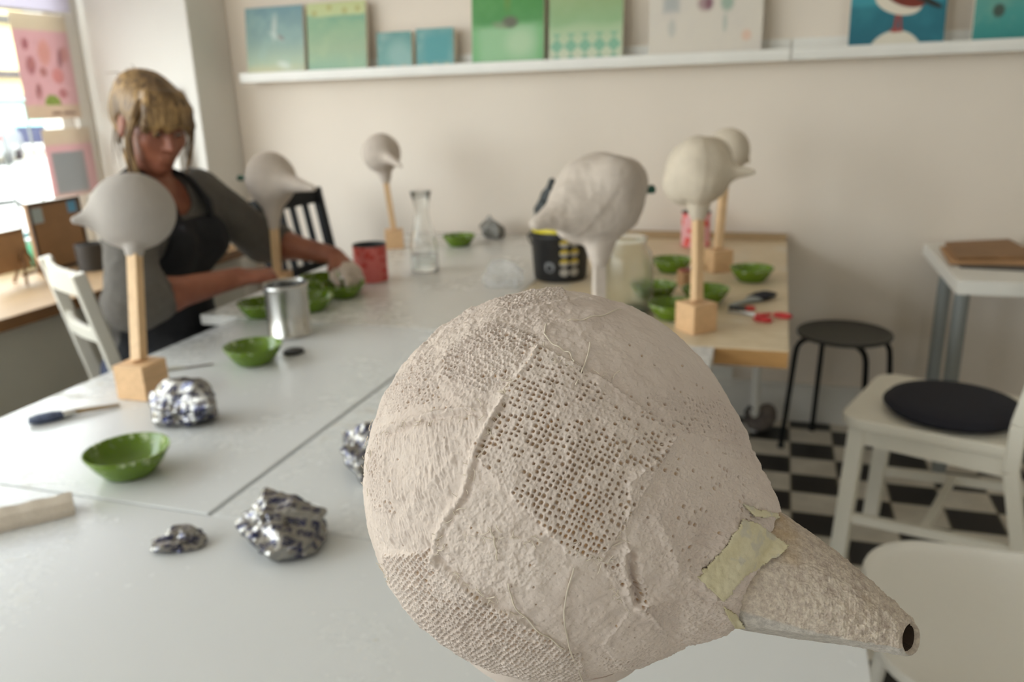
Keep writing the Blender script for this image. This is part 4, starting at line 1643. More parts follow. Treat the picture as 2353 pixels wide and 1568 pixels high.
weave([(1150, 925), (1236, 800), (1330, 850), (1440, 960), (1545, 1008), (1386, 1282), (1318, 1276), (1220, 1185), (1085, 1042)], (.89, .46), 2.0, .85, .95, .285, 0, .07)
weave([(1030, 800), (1130, 740), (1238, 775), (1170, 880), (1110, 905), (1010, 870)], (.88, .47), 2.05, .65, .8, .29, 3, .28, lo=.1)
weave([(884, 1275), (985, 1262), (1012, 1294), (1190, 1418), (1335, 1502), (1370, 1600), (1130, 1580), (985, 1462), (897, 1340)], (.80, .60), 1.95, 1.0, .9, .33, 5, .26, lo=-.5)
weave([(1490, 905), (1690, 950), (1702, 1010), (1560, 1000), (1470, 960)], (.98, .2), 2.1, .55, .9, .27, 8)
weave([(1625, 985), (1708, 1000), (1716, 1075), (1650, 1050)], (.9, .5), 2.0, .6, .9, .26, 9)
weave([(1150, 692), (1292, 660), (1300, 690), (1165, 722)], (.95, -.3), 2.0, .85, .9, .30, 11, .3)
weave([(1385, 1292), (1440, 1255), (1478, 1330), (1484, 1402), (1420, 1340)], (.5, .86), 2.0, .9, 1.1, .30, 13)
weave([(1378, 1505), (1548, 1470), (1535, 1505), (1400, 1550)], (.95, -.3), 1.9, .7, .9, .29, 15)
weave([(848, 930), (888, 930), (905, 1180), (860, 1180)], (.2, .98), 2.1, .6, .7, .28, 17)
weave([(1460, 1060), (1560, 1010), (1700, 1110), (1690, 1180), (1620, 1320), (1500, 1300), (1450, 1200)], (.86, .5), 2.2, .1, .8, .28, 19, .1)
weave([(1480, 1385), (1600, 1360), (1690, 1430), (1560, 1465)], (.9, .3), 2.1, .35, 1.0, .27, 21)
weave([(880, 900), (1000, 800), (1010, 920), (890, 960)], (.7, -.7), 2.1, .3, .6, .27, 23, .2)


weave([(830, 760), (1280, 650), (1640, 830), (1760, 1180), (1580, 1480), (1300, 1560), (960, 1470), (830, 1150)], (.8, .6), 2.9, .09, .55, .13, 31, .0, 60)


def crease(px, h, w_, step=0.0):
    """raised (or sunk) line along an overlap"""
    global H
    pts = np.array([hit(*p) for p in px]) * HR
    sel = np.flatnonzero(np.min(((P0[:, None, :] - pts[None]) ** 2).sum(2), axis=1) < (.035) ** 2)
    q = P0[sel] + (fbm(U[sel] * 40, 2, 91) * 1.1 * mm)[:, None] * np.array([.6, .5, .6])
    d = np.full(len(sel), 9.0)
    for i in range(len(pts) - 1):
        ab = pts[i + 1] - pts[i]
        t = np.clip((q - pts[i]) @ ab / (ab @ ab), 0, 1)
        d = np.minimum(d, np.linalg.norm(q - pts[i] - t[:, None] * ab, axis=1))
    H[sel] += h * mm * np.exp(-(d / (w_ * mm)) ** 2)


for px, h, w_ in (([(1153, 925), (1110, 1000), (1085, 1060), (1066, 1135), (1020, 1198), (1003, 1240), (998, 1285)], 1.15, 1.5),
                  ([(1160, 930), (1120, 1005), (1094, 1066), (1076, 1140), (1032, 1204)], -.7, 1.0),
                  ([(878, 992), (925, 972), (1000, 950), (1108, 940)], .9, 1.2), ([(885, 1002), (930, 984), (1004, 960), (1100, 950)], -.45, .9),
                  ([(955, 828), (1010, 765), (1088, 714)], .8, 1.1), ([(962, 840), (1018, 775), (1092, 724)], -.7, .8),
                  ([(868, 965), (900, 898), (940, 850)], .6, 1.2), ([(1040, 748), (1160, 690), (1292, 668)], .6, 1.2),
                  ([(1165, 722), (1240, 710), (1330, 690)], .45, 1.0), ([(1238, 800), (1155, 912)], .6, 1.4),
                  ([(1000, 1290), (1088, 1372), (1192, 1418)], .8, 1.4), ([(1010, 1282), (1096, 1362), (1200, 1408)], -.5, 1.0),
                  ([(1448, 1275), (1456, 1330), (1464, 1378)], -2.6, 1.6), ([(1436, 1262), (1430, 1300), (1444, 1350), (1462, 1392)], .9, 1.4),
                  ([(1500, 1190), (1530, 1240), (1545, 1300), (1600, 1340)], .8, 2.0), ([(1480, 1376), (1560, 1350), (1640, 1372)], .9, 1.8),
                  ([(1440, 1110), (1540, 1010)], .5, 1.2), ([(1500, 925), (1560, 985), (1640, 1000)], .45, 1.5), ([(890, 1000), (885, 1100), (900, 1250)], .5, 1.1),
                  ([(1545, 1445), (1480, 1400), (1440, 1360)], .7, 1.3), ([(1040, 1050), (1010, 1090), (960, 1150)], .5, 1.6)):
    crease(px, h, w_)

# overall form: flare into the beak collar and into the neck
cosb = np.clip(U @ BAX, -1, 1)
tb = np.degrees(np.arccos(cosb))
form = .125 * sstep(31, 13, tb) + .030 * sstep(52, 28, tb)
DN = np.array([-.02, .03, -1.0])
DN /= np.linalg.norm(DN)
td = np.degrees(np.arccos(np.clip(U @ DN, -1, 1)))
form += .0 * sstep(70, 40, td) + .12 * sstep(40, 20, td)
azi = np.arctan2(U @ np.cross(BAX, VW), U @ VW)
fold = sstep(44, 26, tb) * sstep(8, 16, tb)
H += fold * (.9 * fbm(np.column_stack([azi * 3.2, tb * .10, azi * 0]), 3, 77, ridged=True) + .25 * fine) * mm
H *= 1.3
H = np.where(front, H, np.clip(H, -.0004, .0008))
V = U * (HR * (1 + form) + H)[:, None]
k = NT('gauze_plaster')
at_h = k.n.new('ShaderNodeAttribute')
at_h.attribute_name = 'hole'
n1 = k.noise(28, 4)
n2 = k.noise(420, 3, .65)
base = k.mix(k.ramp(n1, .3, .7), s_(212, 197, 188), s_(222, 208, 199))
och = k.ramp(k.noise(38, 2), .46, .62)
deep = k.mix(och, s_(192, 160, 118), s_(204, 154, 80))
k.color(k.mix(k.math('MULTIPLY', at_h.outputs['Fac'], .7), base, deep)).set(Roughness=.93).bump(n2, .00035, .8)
M['gauze'] = k.m
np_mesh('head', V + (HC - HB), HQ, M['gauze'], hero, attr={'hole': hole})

# beak: a hollow cone of paper pulp with a flat underside
sd_, bu, bw = frame_of(BAX)
camside = -VW - BAX * (-VW @ BAX)
camside /= np.linalg.norm(camside)
upb = np.cross(camside, BAX)
upb /= np.linalg.norm(upb)
if upb[2] < 0:
    upb = -upb
NB, NP = 420, 560
sv = np.linspace(.80 * HR, BL, NB)
ph = np.linspace(0, 2 * PI, NP, endpoint=False)


def beak_rad(s):
    x = np.array([.7 * HR, 1.16 * HR, .116, .132, BL - .004, BL - .0012, BL])
    y = np.array([.0275, .0232, .0184, .0132, .0076, .0066, .0055])
    return np.interp(s, x, y)


def beak_sec(ph, s=None):
    root = 0 if s is None else .24 * np.clip((.9 * BL - s) / (.9 * BL - HR), 0, 1)
    # flat facet below, turned a little to the viewer's side; a blunt ridge above
    fd = np.radians(-80)
    c = np.cos(ph - fd)
    flat = np.where(c > .05, (.80 + root) / np.maximum(c, .05), 9)
    r = np.minimum(1.0 + .03 * np.cos(2 * (ph - PI / 2)), flat)
    return r


SS, PP = np.meshgrid(sv, ph, indexing='ij')
rad = beak_rad(SS)
SHIFT = -.0036 * np.cos(PP - .25) * sstep(BL - .022, BL, SS)
rad = rad * (1 + (beak_sec(PP, SS) - 1) * np.clip((BL - SS) / .02, 0, 1))
dirp = np.cos(PP)[..., None] * camside + np.sin(PP)[..., None] * upb
sag = -.006 * np.sin(np.clip((SS - HR) / (BL - HR), 0, 1) * PI) * 0
Pb = BAX * (SS + SHIFT)[..., None] + dirp * rad[..., None]
q = Pb.reshape(-1, 3)
facet = sstep(.77, .83, np.cos(PP - np.radians(-80)).ravel())
tex = .75 * fbm(q * 185, 4, 5, ridged=True) + .6 * fbm(q * 520, 2, 15) + .35 * fbm(q * 1100, 2, 6, ridged=True)
amp = np.where(SS.ravel() > 1.25 * HR, 1.0, .75) * (1 - .65 * facet) * (.65 + .35 * sstep(1.25 * HR, 1.7 * HR, SS.ravel()))
q = q + dirp.reshape(-1, 3) * (tex * amp * 1.05 * mm)[:, None]
rings = [q.reshape(NB, NP, 3)[i] for i in range(NB)]
lip = q.reshape(NB, NP, 3)[-1]
cen = BAX * BL
cen = lip.mean(0)
for f_, back in ((.97, .0003), (.92, .0002), (.88, -.0012), (.84, -.008), (.60, -.02), (.30, -.021)):
    rings.append(cen + (lip - cen) * f_ + BAX * (back - .0004))
RA = np.concatenate(rings)
nr = len(rings)
ii, jj = np.meshgrid(np.arange(nr - 1), np.arange(NP), indexing='ij')
j2 = (jj + 1) % NP
BQ = np.column_stack([(ii * NP + jj).ravel(), (ii * NP + j2).ravel(), ((ii + 1) * NP + j2).ravel(), ((ii + 1) * NP + jj).ravel()])
k = NT('paper_pulp')
n1 = k.noise(60, 4)
n2 = k.noise(420, 5, .72)
at_s = k.n.new('ShaderNodeAttribute')
at_s.attribute_name = 'side'
tan = k.ramp(k.noise(34, 3), .54, .70)
base = k.mix(k.ramp(n2, .3, .7), s_(178, 162, 150), s_(216, 203, 187))
base = k.mix(k.math('MULTIPLY', tan, .6), base, s_(190, 162, 122))
k.color(k.mix(k.math('MULTIPLY', at_s.outputs['Fac'], .75), base, k.mix(k.ramp(n2, .3, .7), s_(172, 168, 163), s_(206, 201, 195)))).set(Roughness=.95).bump(n2, .0006, .9)
M['pulp'] = k.m
if np.dot(np.cross(RA[BQ[0, 1]] - RA[BQ[0, 0]], RA[BQ[0, 3]] - RA[BQ[0, 0]]), dirp[0, 0]) < 0:
    BQ = BQ[:, ::-1]
bk = np_mesh('beak', RA + (HC - HB), BQ, M['pulp'], hero, attr={'side': np.concatenate([facet, np.zeros(len(RA) - len(facet))])})
bk['label'] = 'rough pulp beak with a hollow open tip'
# dark lining in the hollow tip
lin = MB()
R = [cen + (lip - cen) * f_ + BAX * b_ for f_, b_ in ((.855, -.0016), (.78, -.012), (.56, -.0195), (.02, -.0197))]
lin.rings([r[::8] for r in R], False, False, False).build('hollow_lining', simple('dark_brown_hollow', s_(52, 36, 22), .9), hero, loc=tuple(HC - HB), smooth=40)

# neck down to the stick
NK = []
for z, r in ((-.070, .050), (-.078, .047), (-.086, .0405), (-.094, .0345), (-.104, .0290), (-.118, .0240), (-.134, .0205), (-.150, .0185), (-.166, .0175), (-.1665, .012)):
    c = (HC - HB) + DN * -z
    a = np.linspace(0, 2 * PI, 120, endpoint=False)
    p_ = np.column_stack([r * np.cos(a), r * np.sin(a), np.zeros(120)])
    p_ *= (1 + .03 * fbm(np.column_stack([np.cos(a) * 3, np.sin(a) * 3, a * 0 + z * 90]), 3, 3))[:, None]
    NK.append(c + p_)
MB().rings(NK).build('neck', M['gauze'], hero, smooth=60)
block_parts(hero, .25, None, None, (HC - HB) + DN * .12)

# paper patches stuck over the beak root
def march(px, py):
    d = ray(px, py)
    d = d / np.linalg.norm(d)
    t = np.linspace(.20, .42, 900)
    p = CAM + d * t[:, None] - HC
    s = p @ BAX
    pr = p - s[:, None] * BAX
    rr = np.linalg.norm(pr, axis=1)
    f1 = np.where((s > .8 * HR) & (s < BL), rr - beak_rad(s) * beak_sec(np.arctan2(pr @ upb, pr @ camside), s), 1)
    L = np.linalg.norm(p, axis=1)
    tbb = np.degrees(np.arccos(np.clip(s / L, -1, 1)))
    f2 = L - HR * (1 + .125 * sstep(31, 13, tbb) + .030 * sstep(52, 28, tbb)) - .0006
    i = np.argmax(np.minimum(f1, f2) < 0)
    return t[i] if i > 0 else np.nan


def paper(poly, m, lift, step=3, seed=0):
    P = np.array(poly, float)
    x0, y0 = P.min(0) - 2 * step
    x1, y1 = P.max(0) + 2 * step
    xs, ys = np.arange(x0, x1, step), np.arange(y0, y1, step)
    D = np.array([[march(x, y) for y in ys] for x in xs])
    # relax depth so that the sheet bridges small steps
    for _ in range(8):
        A = np.pad(D, 1, mode='edge')
        S = np.stack([A[1:-1, 1:-1], A[:-2, 1:-1], A[2:, 1:-1], A[1:-1, :-2], A[1:-1, 2:]])
        D = np.minimum(D, np.nanmean(S, axis=0))
    V, idm = [], -np.ones(D.shape, int)
    F = []

    def inside(x, y):
        c = False
        for i in range(len(P)):
            ax, ay = P[i]
            bx, by = P[(i + 1) % len(P)]
            if (ay > y) != (by > y) and x < (bx - ax) * (y - ay) / (by - ay) + ax:
                c = not c
        return c
    jn = vnoise(np.column_stack([np.repeat(xs, len(ys)) * .11, np.tile(ys, len(xs)) * .11, np.zeros(len(xs) * len(ys))]), seed).reshape(D.shape)
    for i in range(len(xs) - 1):
        for j in range(len(ys) - 1):
            if not inside(xs[i] + step / 2 + jn[i, j] * 3, ys[j] + step / 2 + jn[i, j] * 3):
                continue
            f = []
            for a, b in ((i, j), (i, j + 1), (i + 1, j + 1), (i + 1, j)):
                if idm[a, b] < 0:
                    d = ray(xs[a], ys[b])
                    d = d / np.linalg.norm(d)
                    idm[a, b] = len(V)
                    V.append(CAM + d * (D[a, b] - lift - .0003 * jn[a, b]) - HB)
                f.append(idm[a, b])
            if not np.isnan(np.array([V[g] for g in f])).any():
                F.append(f)
    V = np.nan_to_num(np.array(V))
    o = np_mesh('paper_patch', V, np.array(F), m, hero)
    so = o.modifiers.new('thickness', 'SOLIDIFY')
    so.thickness = .0007
    so.offset = 0
    o['label'] = 'torn scrap of cream paper'
    return o


k = NT('cream_paper')
n1 = k.noise(90, 3)
n2 = k.noise(500, 3)
pl = k.ramp(k.noise(70, 3, .6), .52, .58)
k.color(k.mix(k.math('MULTIPLY', pl, .7), k.mix(k.ramp(n1, .3, .7), s_(206, 195, 160), s_(220, 211, 182)), s_(196, 190, 178))).set(Roughness=.8).bump(n2, .0004, .8)
M['paper'] = k.m
paper([(1709, 1196), (1741, 1203), (1778, 1230), (1814, 1257), (1790, 1278), (1738, 1308), (1712, 1326), (1690, 1352), (1662, 1382), (1640, 1362), (1602, 1328), (1651, 1279)], M['paper'], .0021, 3, 2)
paper([(1707, 1158), (1745, 1172), (1785, 1181), (1791, 1190), (1760, 1190), (1734, 1188)], M['paper'], .0024, 3, 5)
paper([(1664, 1396), (1690, 1412), (1714, 1446), (1690, 1444), (1674, 1420)], M['paper'], .0016, 3, 7)


def loose_thread(px, r=.00030, lift=.0007):
    pts = []
    P = np.array(px, float)
    t = np.linspace(0, 1, len(P))
    tt = np.linspace(0, 1, 8 * len(P))
    xs, ys = np.interp(tt, t, P[:, 0]), np.interp(tt, t, P[:, 1])
    ker = np.ones(7) / 7
    xs = np.convolve(np.pad(xs, 3, mode='edge'), ker, 'valid')
    ys = np.convolve(np.pad(ys, 3, mode='edge'), ker, 'valid')
    for i, (x, y) in enumerate(zip(xs, ys)):
        n = hit(x, y)
        d_ = math.degrees(math.acos(np.clip(n @ DN, -1, 1)))
        f = 1 + .0 * float(sstep(70, 40, d_)) + .12 * float(sstep(40, 20, d_))
        pts.append(n * (HR * f + lift + .0005 * math.sin(i * .7)) + HC - HB)
    MB().tube(pts, r, 6).build('loose_thread', M['thread'], hero, smooth=60)


M['thread'] = simple('gauze_thread', s_(222, 210, 194), .9)
loose_thread([(1256, 746), (1249, 774), (1282, 802), (1310, 814), (1319, 838)])
loose_thread([(1355, 788), (1352, 815), (1336, 858), (1321, 890)])
loose_thread([(1320, 1296), (1298, 1378), (1295, 1420), (1309, 1492), (1341, 1566)], .00032)
loose_thread([(1168, 1334), (1180, 1390), (1240, 1450), (1300, 1490)], .0003)
loose_thread([(1300, 742), (1360, 734), (1432, 712)])
loose_thread([(1128, 1212), (1140, 1250), (1144, 1290)], .0003)
# frayed ends along the strip edges
fr = MB()
rr_ = np.random.RandomState(4)
frays = [((1153, 925), (1000, 1283), 34), ((1545, 1010), (1386, 1282), 26), ((1236, 800), (1400, 880), 22), ((1060, 1230), (1240, 1240), 20), ((880, 990), (1108, 940), 22),
         ((845, 940), (842, 1120), 16), ((880, 1300), (900, 1340), 14), ((1400, 1350), (1540, 1460), 30), ((1290, 1240), (1400, 1300), 18), ((1180, 880), (1150, 930), 18), ((1000, 1290), (1190, 1420), 26)]
for a, b, n in frays:
    for _ in range(n):
        t = rr_.rand()
        px, py = a[0] + (b[0] - a[0]) * t + rr_.normal() * 5, a[1] + (b[1] - a[1]) * t + rr_.normal() * 5
        n0 = hit(px, py)
        tg = rr_.normal(size=3)
        tg -= n0 * (tg @ n0)
        tg /= np.linalg.norm(tg)
        L = rr_.uniform(.0012, .0040)
        cv = np.cross(n0, tg) * rr_.normal() * .4
        pts = [n0 * (HR + .0006 + .0009 * q * rr_.rand()) + (tg * q + cv * q * q) * L + HC - HB for q in np.linspace(0, 1, 5)]
        fr.tube(pts, rr_.uniform(.00010, .00020), 5)
o = fr.build('frayed_fibres', M['thread'], hero, smooth=60)
o['kind'] = 'stuff'
# ------------------------------------------------------------------ the seated woman
A_ = lambda *p: np.array(p, float)
PB = A_(-1.62, 1.83, 0)
person = thing('person', 'woman with blonde tied-up hair in grey shirt and black apron working at the table', 'person', tuple(PB))
pel = A_(-1.68, 1.83, .565)
wst = A_(-1.655, 1.82, .74)
chs = A_(-1.605, 1.80, .95)
nkb = A_(-1.585, 1.785, 1.09)
hdc = A_(-1.553, 1.782, 1.250)
# face frame: looks to the right of the picture, a little to the camera and down
fdir = A_(.90, -.38, -.30)
fdir /= np.linalg.norm(fdir)
hup = A_(.22, -.02, 1.0)
hup -= fdir * (hup @ fdir)
hup /= np.linalg.norm(hup)
hrt = np.cross(fdir, hup)          # her right-hand side
HRm = np.column_stack([fdir, -hrt, hup])


def hp(f, r, u):
    """head-local point: forward, to her right, up"""
    return hdc + fdir * f + hrt * r + hup * u


rsh, lsh = A_(-1.560, 1.655, 1.045), A_(-1.585, 1.965, 1.045)
relb, lelb = A_(-1.435, 1.490, .845), A_(-1.480, 2.090, .890)
rwr, lwr = A_(-1.322, 1.742, .858), A_(-1.262, 2.130, .842)
rkn, lkn = A_(-1.23, 1.70, .565), A_(-1.26, 1.99, .565)
rhp, lhp = A_(-1.66, 1.735, .575), A_(-1.67, 1.925, .575)
rak, lak = A_(-1.24, 1.70, .085), A_(-1.28, 2.0, .085)


def torso(B, g=0.0, k=.05):
    B.ell(pel, (.135 + g, .175 + g, .125 + g), None, k)
    B.cap(pel + A_(0, 0, .05), wst, .112 + g, .10 + g, k)
    B.ell(wst, (.095 + g, .13 + g, .13 + g), None, k)
    B.ell(chs, (.092 + g, .140 + g, .15 + g), None, k)
    B.ell(chs + A_(.065, -.07, -.01), A_(.06, .065, .065) + g, None, .04)
    B.ell(chs + A_(.065, .07, -.01), A_(.06, .065, .065) + g, None, .04)
    B.cap(rsh + A_(-.01, .02, .0), lsh + A_(-.01, -.02, .0), .052 + g, .052 + g, k)
    return B


def upper_arms(B, g=0.0, k=.035, cut=1.0):
    for a, b in ((rsh, relb), (lsh, lelb)):
        B.cap(a, a + (b - a) * cut, .048 + g, .042 + g, k)
    return B


def fingers(B, wr, palm_d, back_n, side, curl, spread=1.0, L=.082):
    """palm and five separate bent fingers; side = towards the thumb"""
    palm_d, back_n = palm_d / np.linalg.norm(palm_d), back_n / np.linalg.norm(back_n)
    th_ = side - palm_d * (side @ palm_d)
    th_ /= np.linalg.norm(th_)
    back_n = back_n - palm_d * (back_n @ palm_d) - th_ * (back_n @ th_)
    back_n /= np.linalg.norm(back_n)
    for o, r in ((-.026, .0125), (-.009, .0135), (.009, .0135), (.025, .0125)):
        B.cap(wr + palm_d * .012 + th_ * o * .7, wr + palm_d * L + th_ * o, r + .002, r, .012)
    tips = []
    for i, (o, ln, r) in enumerate(((.027, .070, .0088), (.009, .079, .0090), (-.010, .073, .0086), (-.028, .058, .0078))):
        p = wr + palm_d * L + th_ * o
        d = palm_d + th_ * (.09 * spread * (1.3 - i))
        d /= np.linalg.norm(d)
        q = [p]
        ang = 0
        for s, fr_ in enumerate((.45, .31, .24)):
            ang += curl[i] * (1.0, 1.15, .8)[s]
            q.append(q[-1] + (d * math.cos(ang) - back_n * math.sin(ang)) * ln * fr_)
        B.chain(q, [r * 1.08, r, r * .93, r * .82], .004)
        tips.append(q[-1])
    p = wr + palm_d * .022 + th_ * .022
    q = [p, p + palm_d * .026 + th_ * .024 - back_n * .010, p + palm_d * .052 + th_ * .030 - back_n * .022, p + palm_d * .074 + th_ * .026 - back_n * .030]
    B.chain(q, [.0145, .0115, .0100, .0085], .006)
    return tips


B = Field((-1.93, 1.33, 0), (-1.02, 2.30, 1.44), .0046)
torso(B)
upper_arms(B)
for e, w_ in ((relb, rwr), (lelb, lwr)):
    m_ = e + (w_ - e) * .3
    B.cap(e, m_, .042, .041, .02)
    B.cap(m_, w_, .041, .0265, .02)
for h_, k_, a_, fd in ((rhp, rkn, rak, A_(.12, -.02, -.055)), (lhp, lkn, lak, A_(.12, .02, -.055))):
    B.cap(h_, k_, .085, .058, .03)
    B.cap(k_, a_, .056, .038, .02)
    B.cap(a_ + A_(-.02, 0, -.045), a_ + fd, .038, .026, .02)
# neck
B.cap(nkb + A_(-.01, 0, -.02), hp(-.018, 0, -.075), .055, .050, .03)
# head and face
B.ell(hp(-.012, 0, .028), (.094, .073, .086), HRm, 0)
B.ell(hp(.028, 0, -.040), (.062, .056, .070), HRm, .03)
B.ell(hp(.062, 0, -.094), (.020, .021, .018), HRm, .025)          # chin
B.ell(hp(.052, .040, -.028), (.022, .020, .022), HRm, .02)         # cheeks
B.ell(hp(.052, -.040, -.028), (.022, .020, .022), HRm, .02)
B.cap(hp(.074, .026, .016), hp(.080, .006, .013), .008, .008, .012)  # brow
B.cap(hp(.074, -.026, .016), hp(.080, -.006, .013), .008, .008, .012)
B.ell(hp(.086, .028, -.004), (.012, .014, .0095), HRm, .006, True)   # eye sockets
B.ell(hp(.086, -.028, -.004), (.012, .014, .0095), HRm, .006, True)
for s in (-1, 1):
    B.chain([hp(.074, s * .013, .001), hp(.0815, s * .028, .0035), hp(.072, s * .044, -.001)], [.004, .0058, .004], .003)   # lids
B.chain([hp(.080, 0, .008), hp(.092, 0, -.016), hp(.1025, 0, -.036)], [.007, .0085, .0105], .008)   # nose
B.ell(hp(.092, .010, -.039), (.008, .007, .006), HRm, .006)
B.ell(hp(.092, -.010, -.039), (.008, .007, .006), HRm, .006)
B.cap(hp(.083, .018, -.0655), hp(.0885, 0, -.0635), .0045, .0062, .006)
B.cap(hp(.083, -.018, -.0655), hp(.0885, 0, -.0635), .0045, .0062, .006)
B.cap(hp(.082, .015, -.0735), hp(.0860, 0, -.0745), .0050, .0068, .006)
B.cap(hp(.082, -.015, -.0735), hp(.0860, 0, -.0745), .0050, .0068, .006)
B.cap(hp(.0935, .020, -.0695), hp(.0935, -.020, -.0695), .0022, .0022, .003, True)
for s in (-1, 1):
    B.ell(hp(-.012, s * .074, -.012), (.017, .008, .030), HRm, .008)
    B.ell(hp(-.008, s * .083, -.008), (.008, .005, .014), HRm, .005, True)
# hands
pd = A_(.74, .67, -.04)
fingers(B, rwr, pd, A_(-.25, .2, .92), A_(-.68, .72, .10), (.95, 1.0, 1.05, 1.1))
pd2 = A_(.78, -.30, -.50)
fingers(B, lwr, pd2, A_(.50, -.1, .85), A_(-.25, -.95, .05), (.42, .46, .50, .55), 1.2)
V, Q = B.mesh()
body_V = V
k = NT('skin')
n = k.noise(14, 3)
k.color(k.mix(k.ramp(n, .35, .65), s_(130, 74, 54), s_(150, 92, 68))).set(Roughness=.5)
k.b.inputs['Subsurface Weight'].default_value = .08
k.b.inputs['Subsurface Radius'].default_value = (.02, .008, .004)
M['skin'] = k.m
np_mesh('body', V - PB, Q, M['skin'], person)
# eyes
eb = MB()
for s in (-1, 1):
    c = hp(.0705, s * .0285, -.004)
    b = []
    for la in np.linspace(-PI / 2 + .01, PI / 2 - .01, 11):
        b.append([c + .0118 * (math.sin(la) * fdir + math.cos(la) * (math.cos(q) * hrt + math.sin(q) * hup)) for q in np.linspace(0, 2 * PI, 19)[:-1]])
    eb.k = 0
    eb.rings(b)
    eb.k = 1
    b = []
    for la in np.linspace(1.02, PI / 2 - .01, 6):
        b.append([c + .0123 * (math.sin(la) * (fdir * .96 - hup * .28) + math.cos(la) * (math.cos(q) * hrt + math.sin(q) * hup)) for q in np.linspace(0, 2 * PI, 19)[:-1]])
    eb.rings(b, False, False, True)
eb.build('eyes', [simple('eye_white', s_(176, 164, 154), .3), simple('iris_brown', s_(50, 36, 28), .2)], person, loc=tuple(-PB), smooth=60)

# plaster drying on the left hand
B = Field(lwr - .12, lwr + .15, .004)
fingers(B, lwr, pd2, A_(.50, -.1, .85), A_(-.25, -.95, .05), (.42, .46, .50, .55), 1.2)
V, Q = B.mesh()
N = normals_of(V, Q)
V = V + N * .0012
u = (V - lwr) @ (pd2 / np.linalg.norm(pd2))
mk = (u + .03 * fbm(V * 40, 3, 2)) > .055
np_mesh('plaster_on_hand', *(lambda v, q: (v - PB, q))(*submesh(V, Q, mk[Q].all(axis=1))), simple('wet_plaster', s_(196, 180, 166), .6, var=.15, scale=60), person)

# shirt
B = Field((-1.93, 1.33, .50), (-1.25, 2.30, 1.22), .0062)
torso(B, .013, .05)
upper_arms(B, .016, .035)
for e, w_ in ((relb, rwr), (lelb, lwr)):
    B.cap(e, e + (w_ - e) * .20, .060, .058, .03)
# cut-outs : neck opening, cuffs, hem
B.cap(nkb + A_(.045, 0, -.03), nkb + A_(.0, 0, .12), .062, .085, .01, True)
for e, w_ in ((relb, rwr), (lelb, lwr)):
    d = (w_ - e) / np.linalg.norm(w_ - e)
    B.cap(e + d * (.055 + .045), w_, .052, .05, .0, True)
sl, X, Y, Z = B.block(B.lo, B.lo + B.n * B.h)
B.F = np.maximum(B.F, .53 - Z + 0 * X + 0 * Y).astype(np.float32)
V, Q = B.mesh()
N = normals_of(V, Q)
fold_ = fbm(np.column_stack([V[:, 0] * 16, V[:, 1] * 16, V[:, 2] * 9 + V[:, 1] * 8]), 3, 3, ridged=True)
V = V + N * (.006 * fold_)[:, None]
k = NT('grey_shirt_cloth')
n = k.noise(500, 2)
k.color(k.mix(k.ramp(n, .3, .7), s_(80, 75, 70), s_(106, 101, 95))).set(Roughness=.95).bump(n, .0006)
M['shirt'] = k.m
np_mesh('shirt', V - PB, Q, M['shirt'], person)

# apron: bib, waist and lap
B = Field((-1.93, 1.50, .40), (-1.10, 2.20, 1.2), .0062)
torso(B, .026, .05)
for h_, k_ in ((rhp, rkn), (lhp, lkn)):
    B.cap(h_, k_ + (h_ - k_) * .1, .108, .082, .06)
sl, X, Y, Z = B.block(B.lo, B.lo + B.n * B.h)
front = (X - (-1.655)) * .98 + (Y - 1.81) * -.10 + (Z - .8) * -.10
edge = np.maximum(.045 - front, 0) * 0
G = np.maximum(B.F, .015 - front + 0 * Z)
bib = np.abs(Y - 1.80) - (.085 + np.clip((1.0 - Z) * .55, 0, .19))
G = np.maximum(G, bib * (Z > .60) + (-.05) * (Z <= .60))
G = np.maximum(G, Z - 1.0 + 0 * X)
G = np.maximum(G, .47 - Z + 0 * X)
B.F = G.astype(np.float32)
V, Q = B.mesh()
V = V + normals_of(V, Q) * (.004 * fbm(V * 18, 3, 8, ridged=True))[:, None]
k = NT('black_apron_cloth')
n = k.noise(10, 5, .7)
k.color(k.mix(k.ramp(n, .60, .74), s_(16, 16, 20), s_(70, 72, 84))).set(Roughness=.85)
M['apron'] = k.m
ap = np_mesh('apron', V - PB, Q, M['apron'], person)
sb = MB()
for s, sh in ((-1, rsh), (1, lsh)):
    pts = [A_(-1.478, 1.80 + s * .075, .985), A_(-1.487, 1.795 + s * .082, 1.04), A_(-1.53, 1.79 + s * .082, 1.10), A_(-1.60, 1.785 + s * .075, 1.135), A_(-1.67, 1.79 + s * .055, 1.10), A_(-1.70, 1.795 + s * .02, 1.02)]
    P_ = []
    for i in range(len(pts) - 1):
        for q in np.linspace(0, 1, 6, endpoint=False):
            P_.append(pts[i] * (1 - q) + pts[i + 1] * q)
    R = []
    for i, p_ in enumerate(P_):
        d = P_[min(i + 1, len(P_) - 1)] - P_[max(i - 1, 0)]
        d /= np.linalg.norm(d)
        ctr = chs + A_(-.02, 0, .02)
        o = p_ - ctr
        o -= d * (o @ d)
        o /= np.linalg.norm(o)
        w_ = np.cross(d, o)
        R.append([p_ + w_ * .022 - o * .006, p_ + w_ * .022 + o * .004, p_ - w_ * .022 + o * .004, p_ - w_ * .022 - o * .006])
    sb.rings(R)
sb.build('apron_straps', M['apron'], person, loc=tuple(-PB), smooth=40)

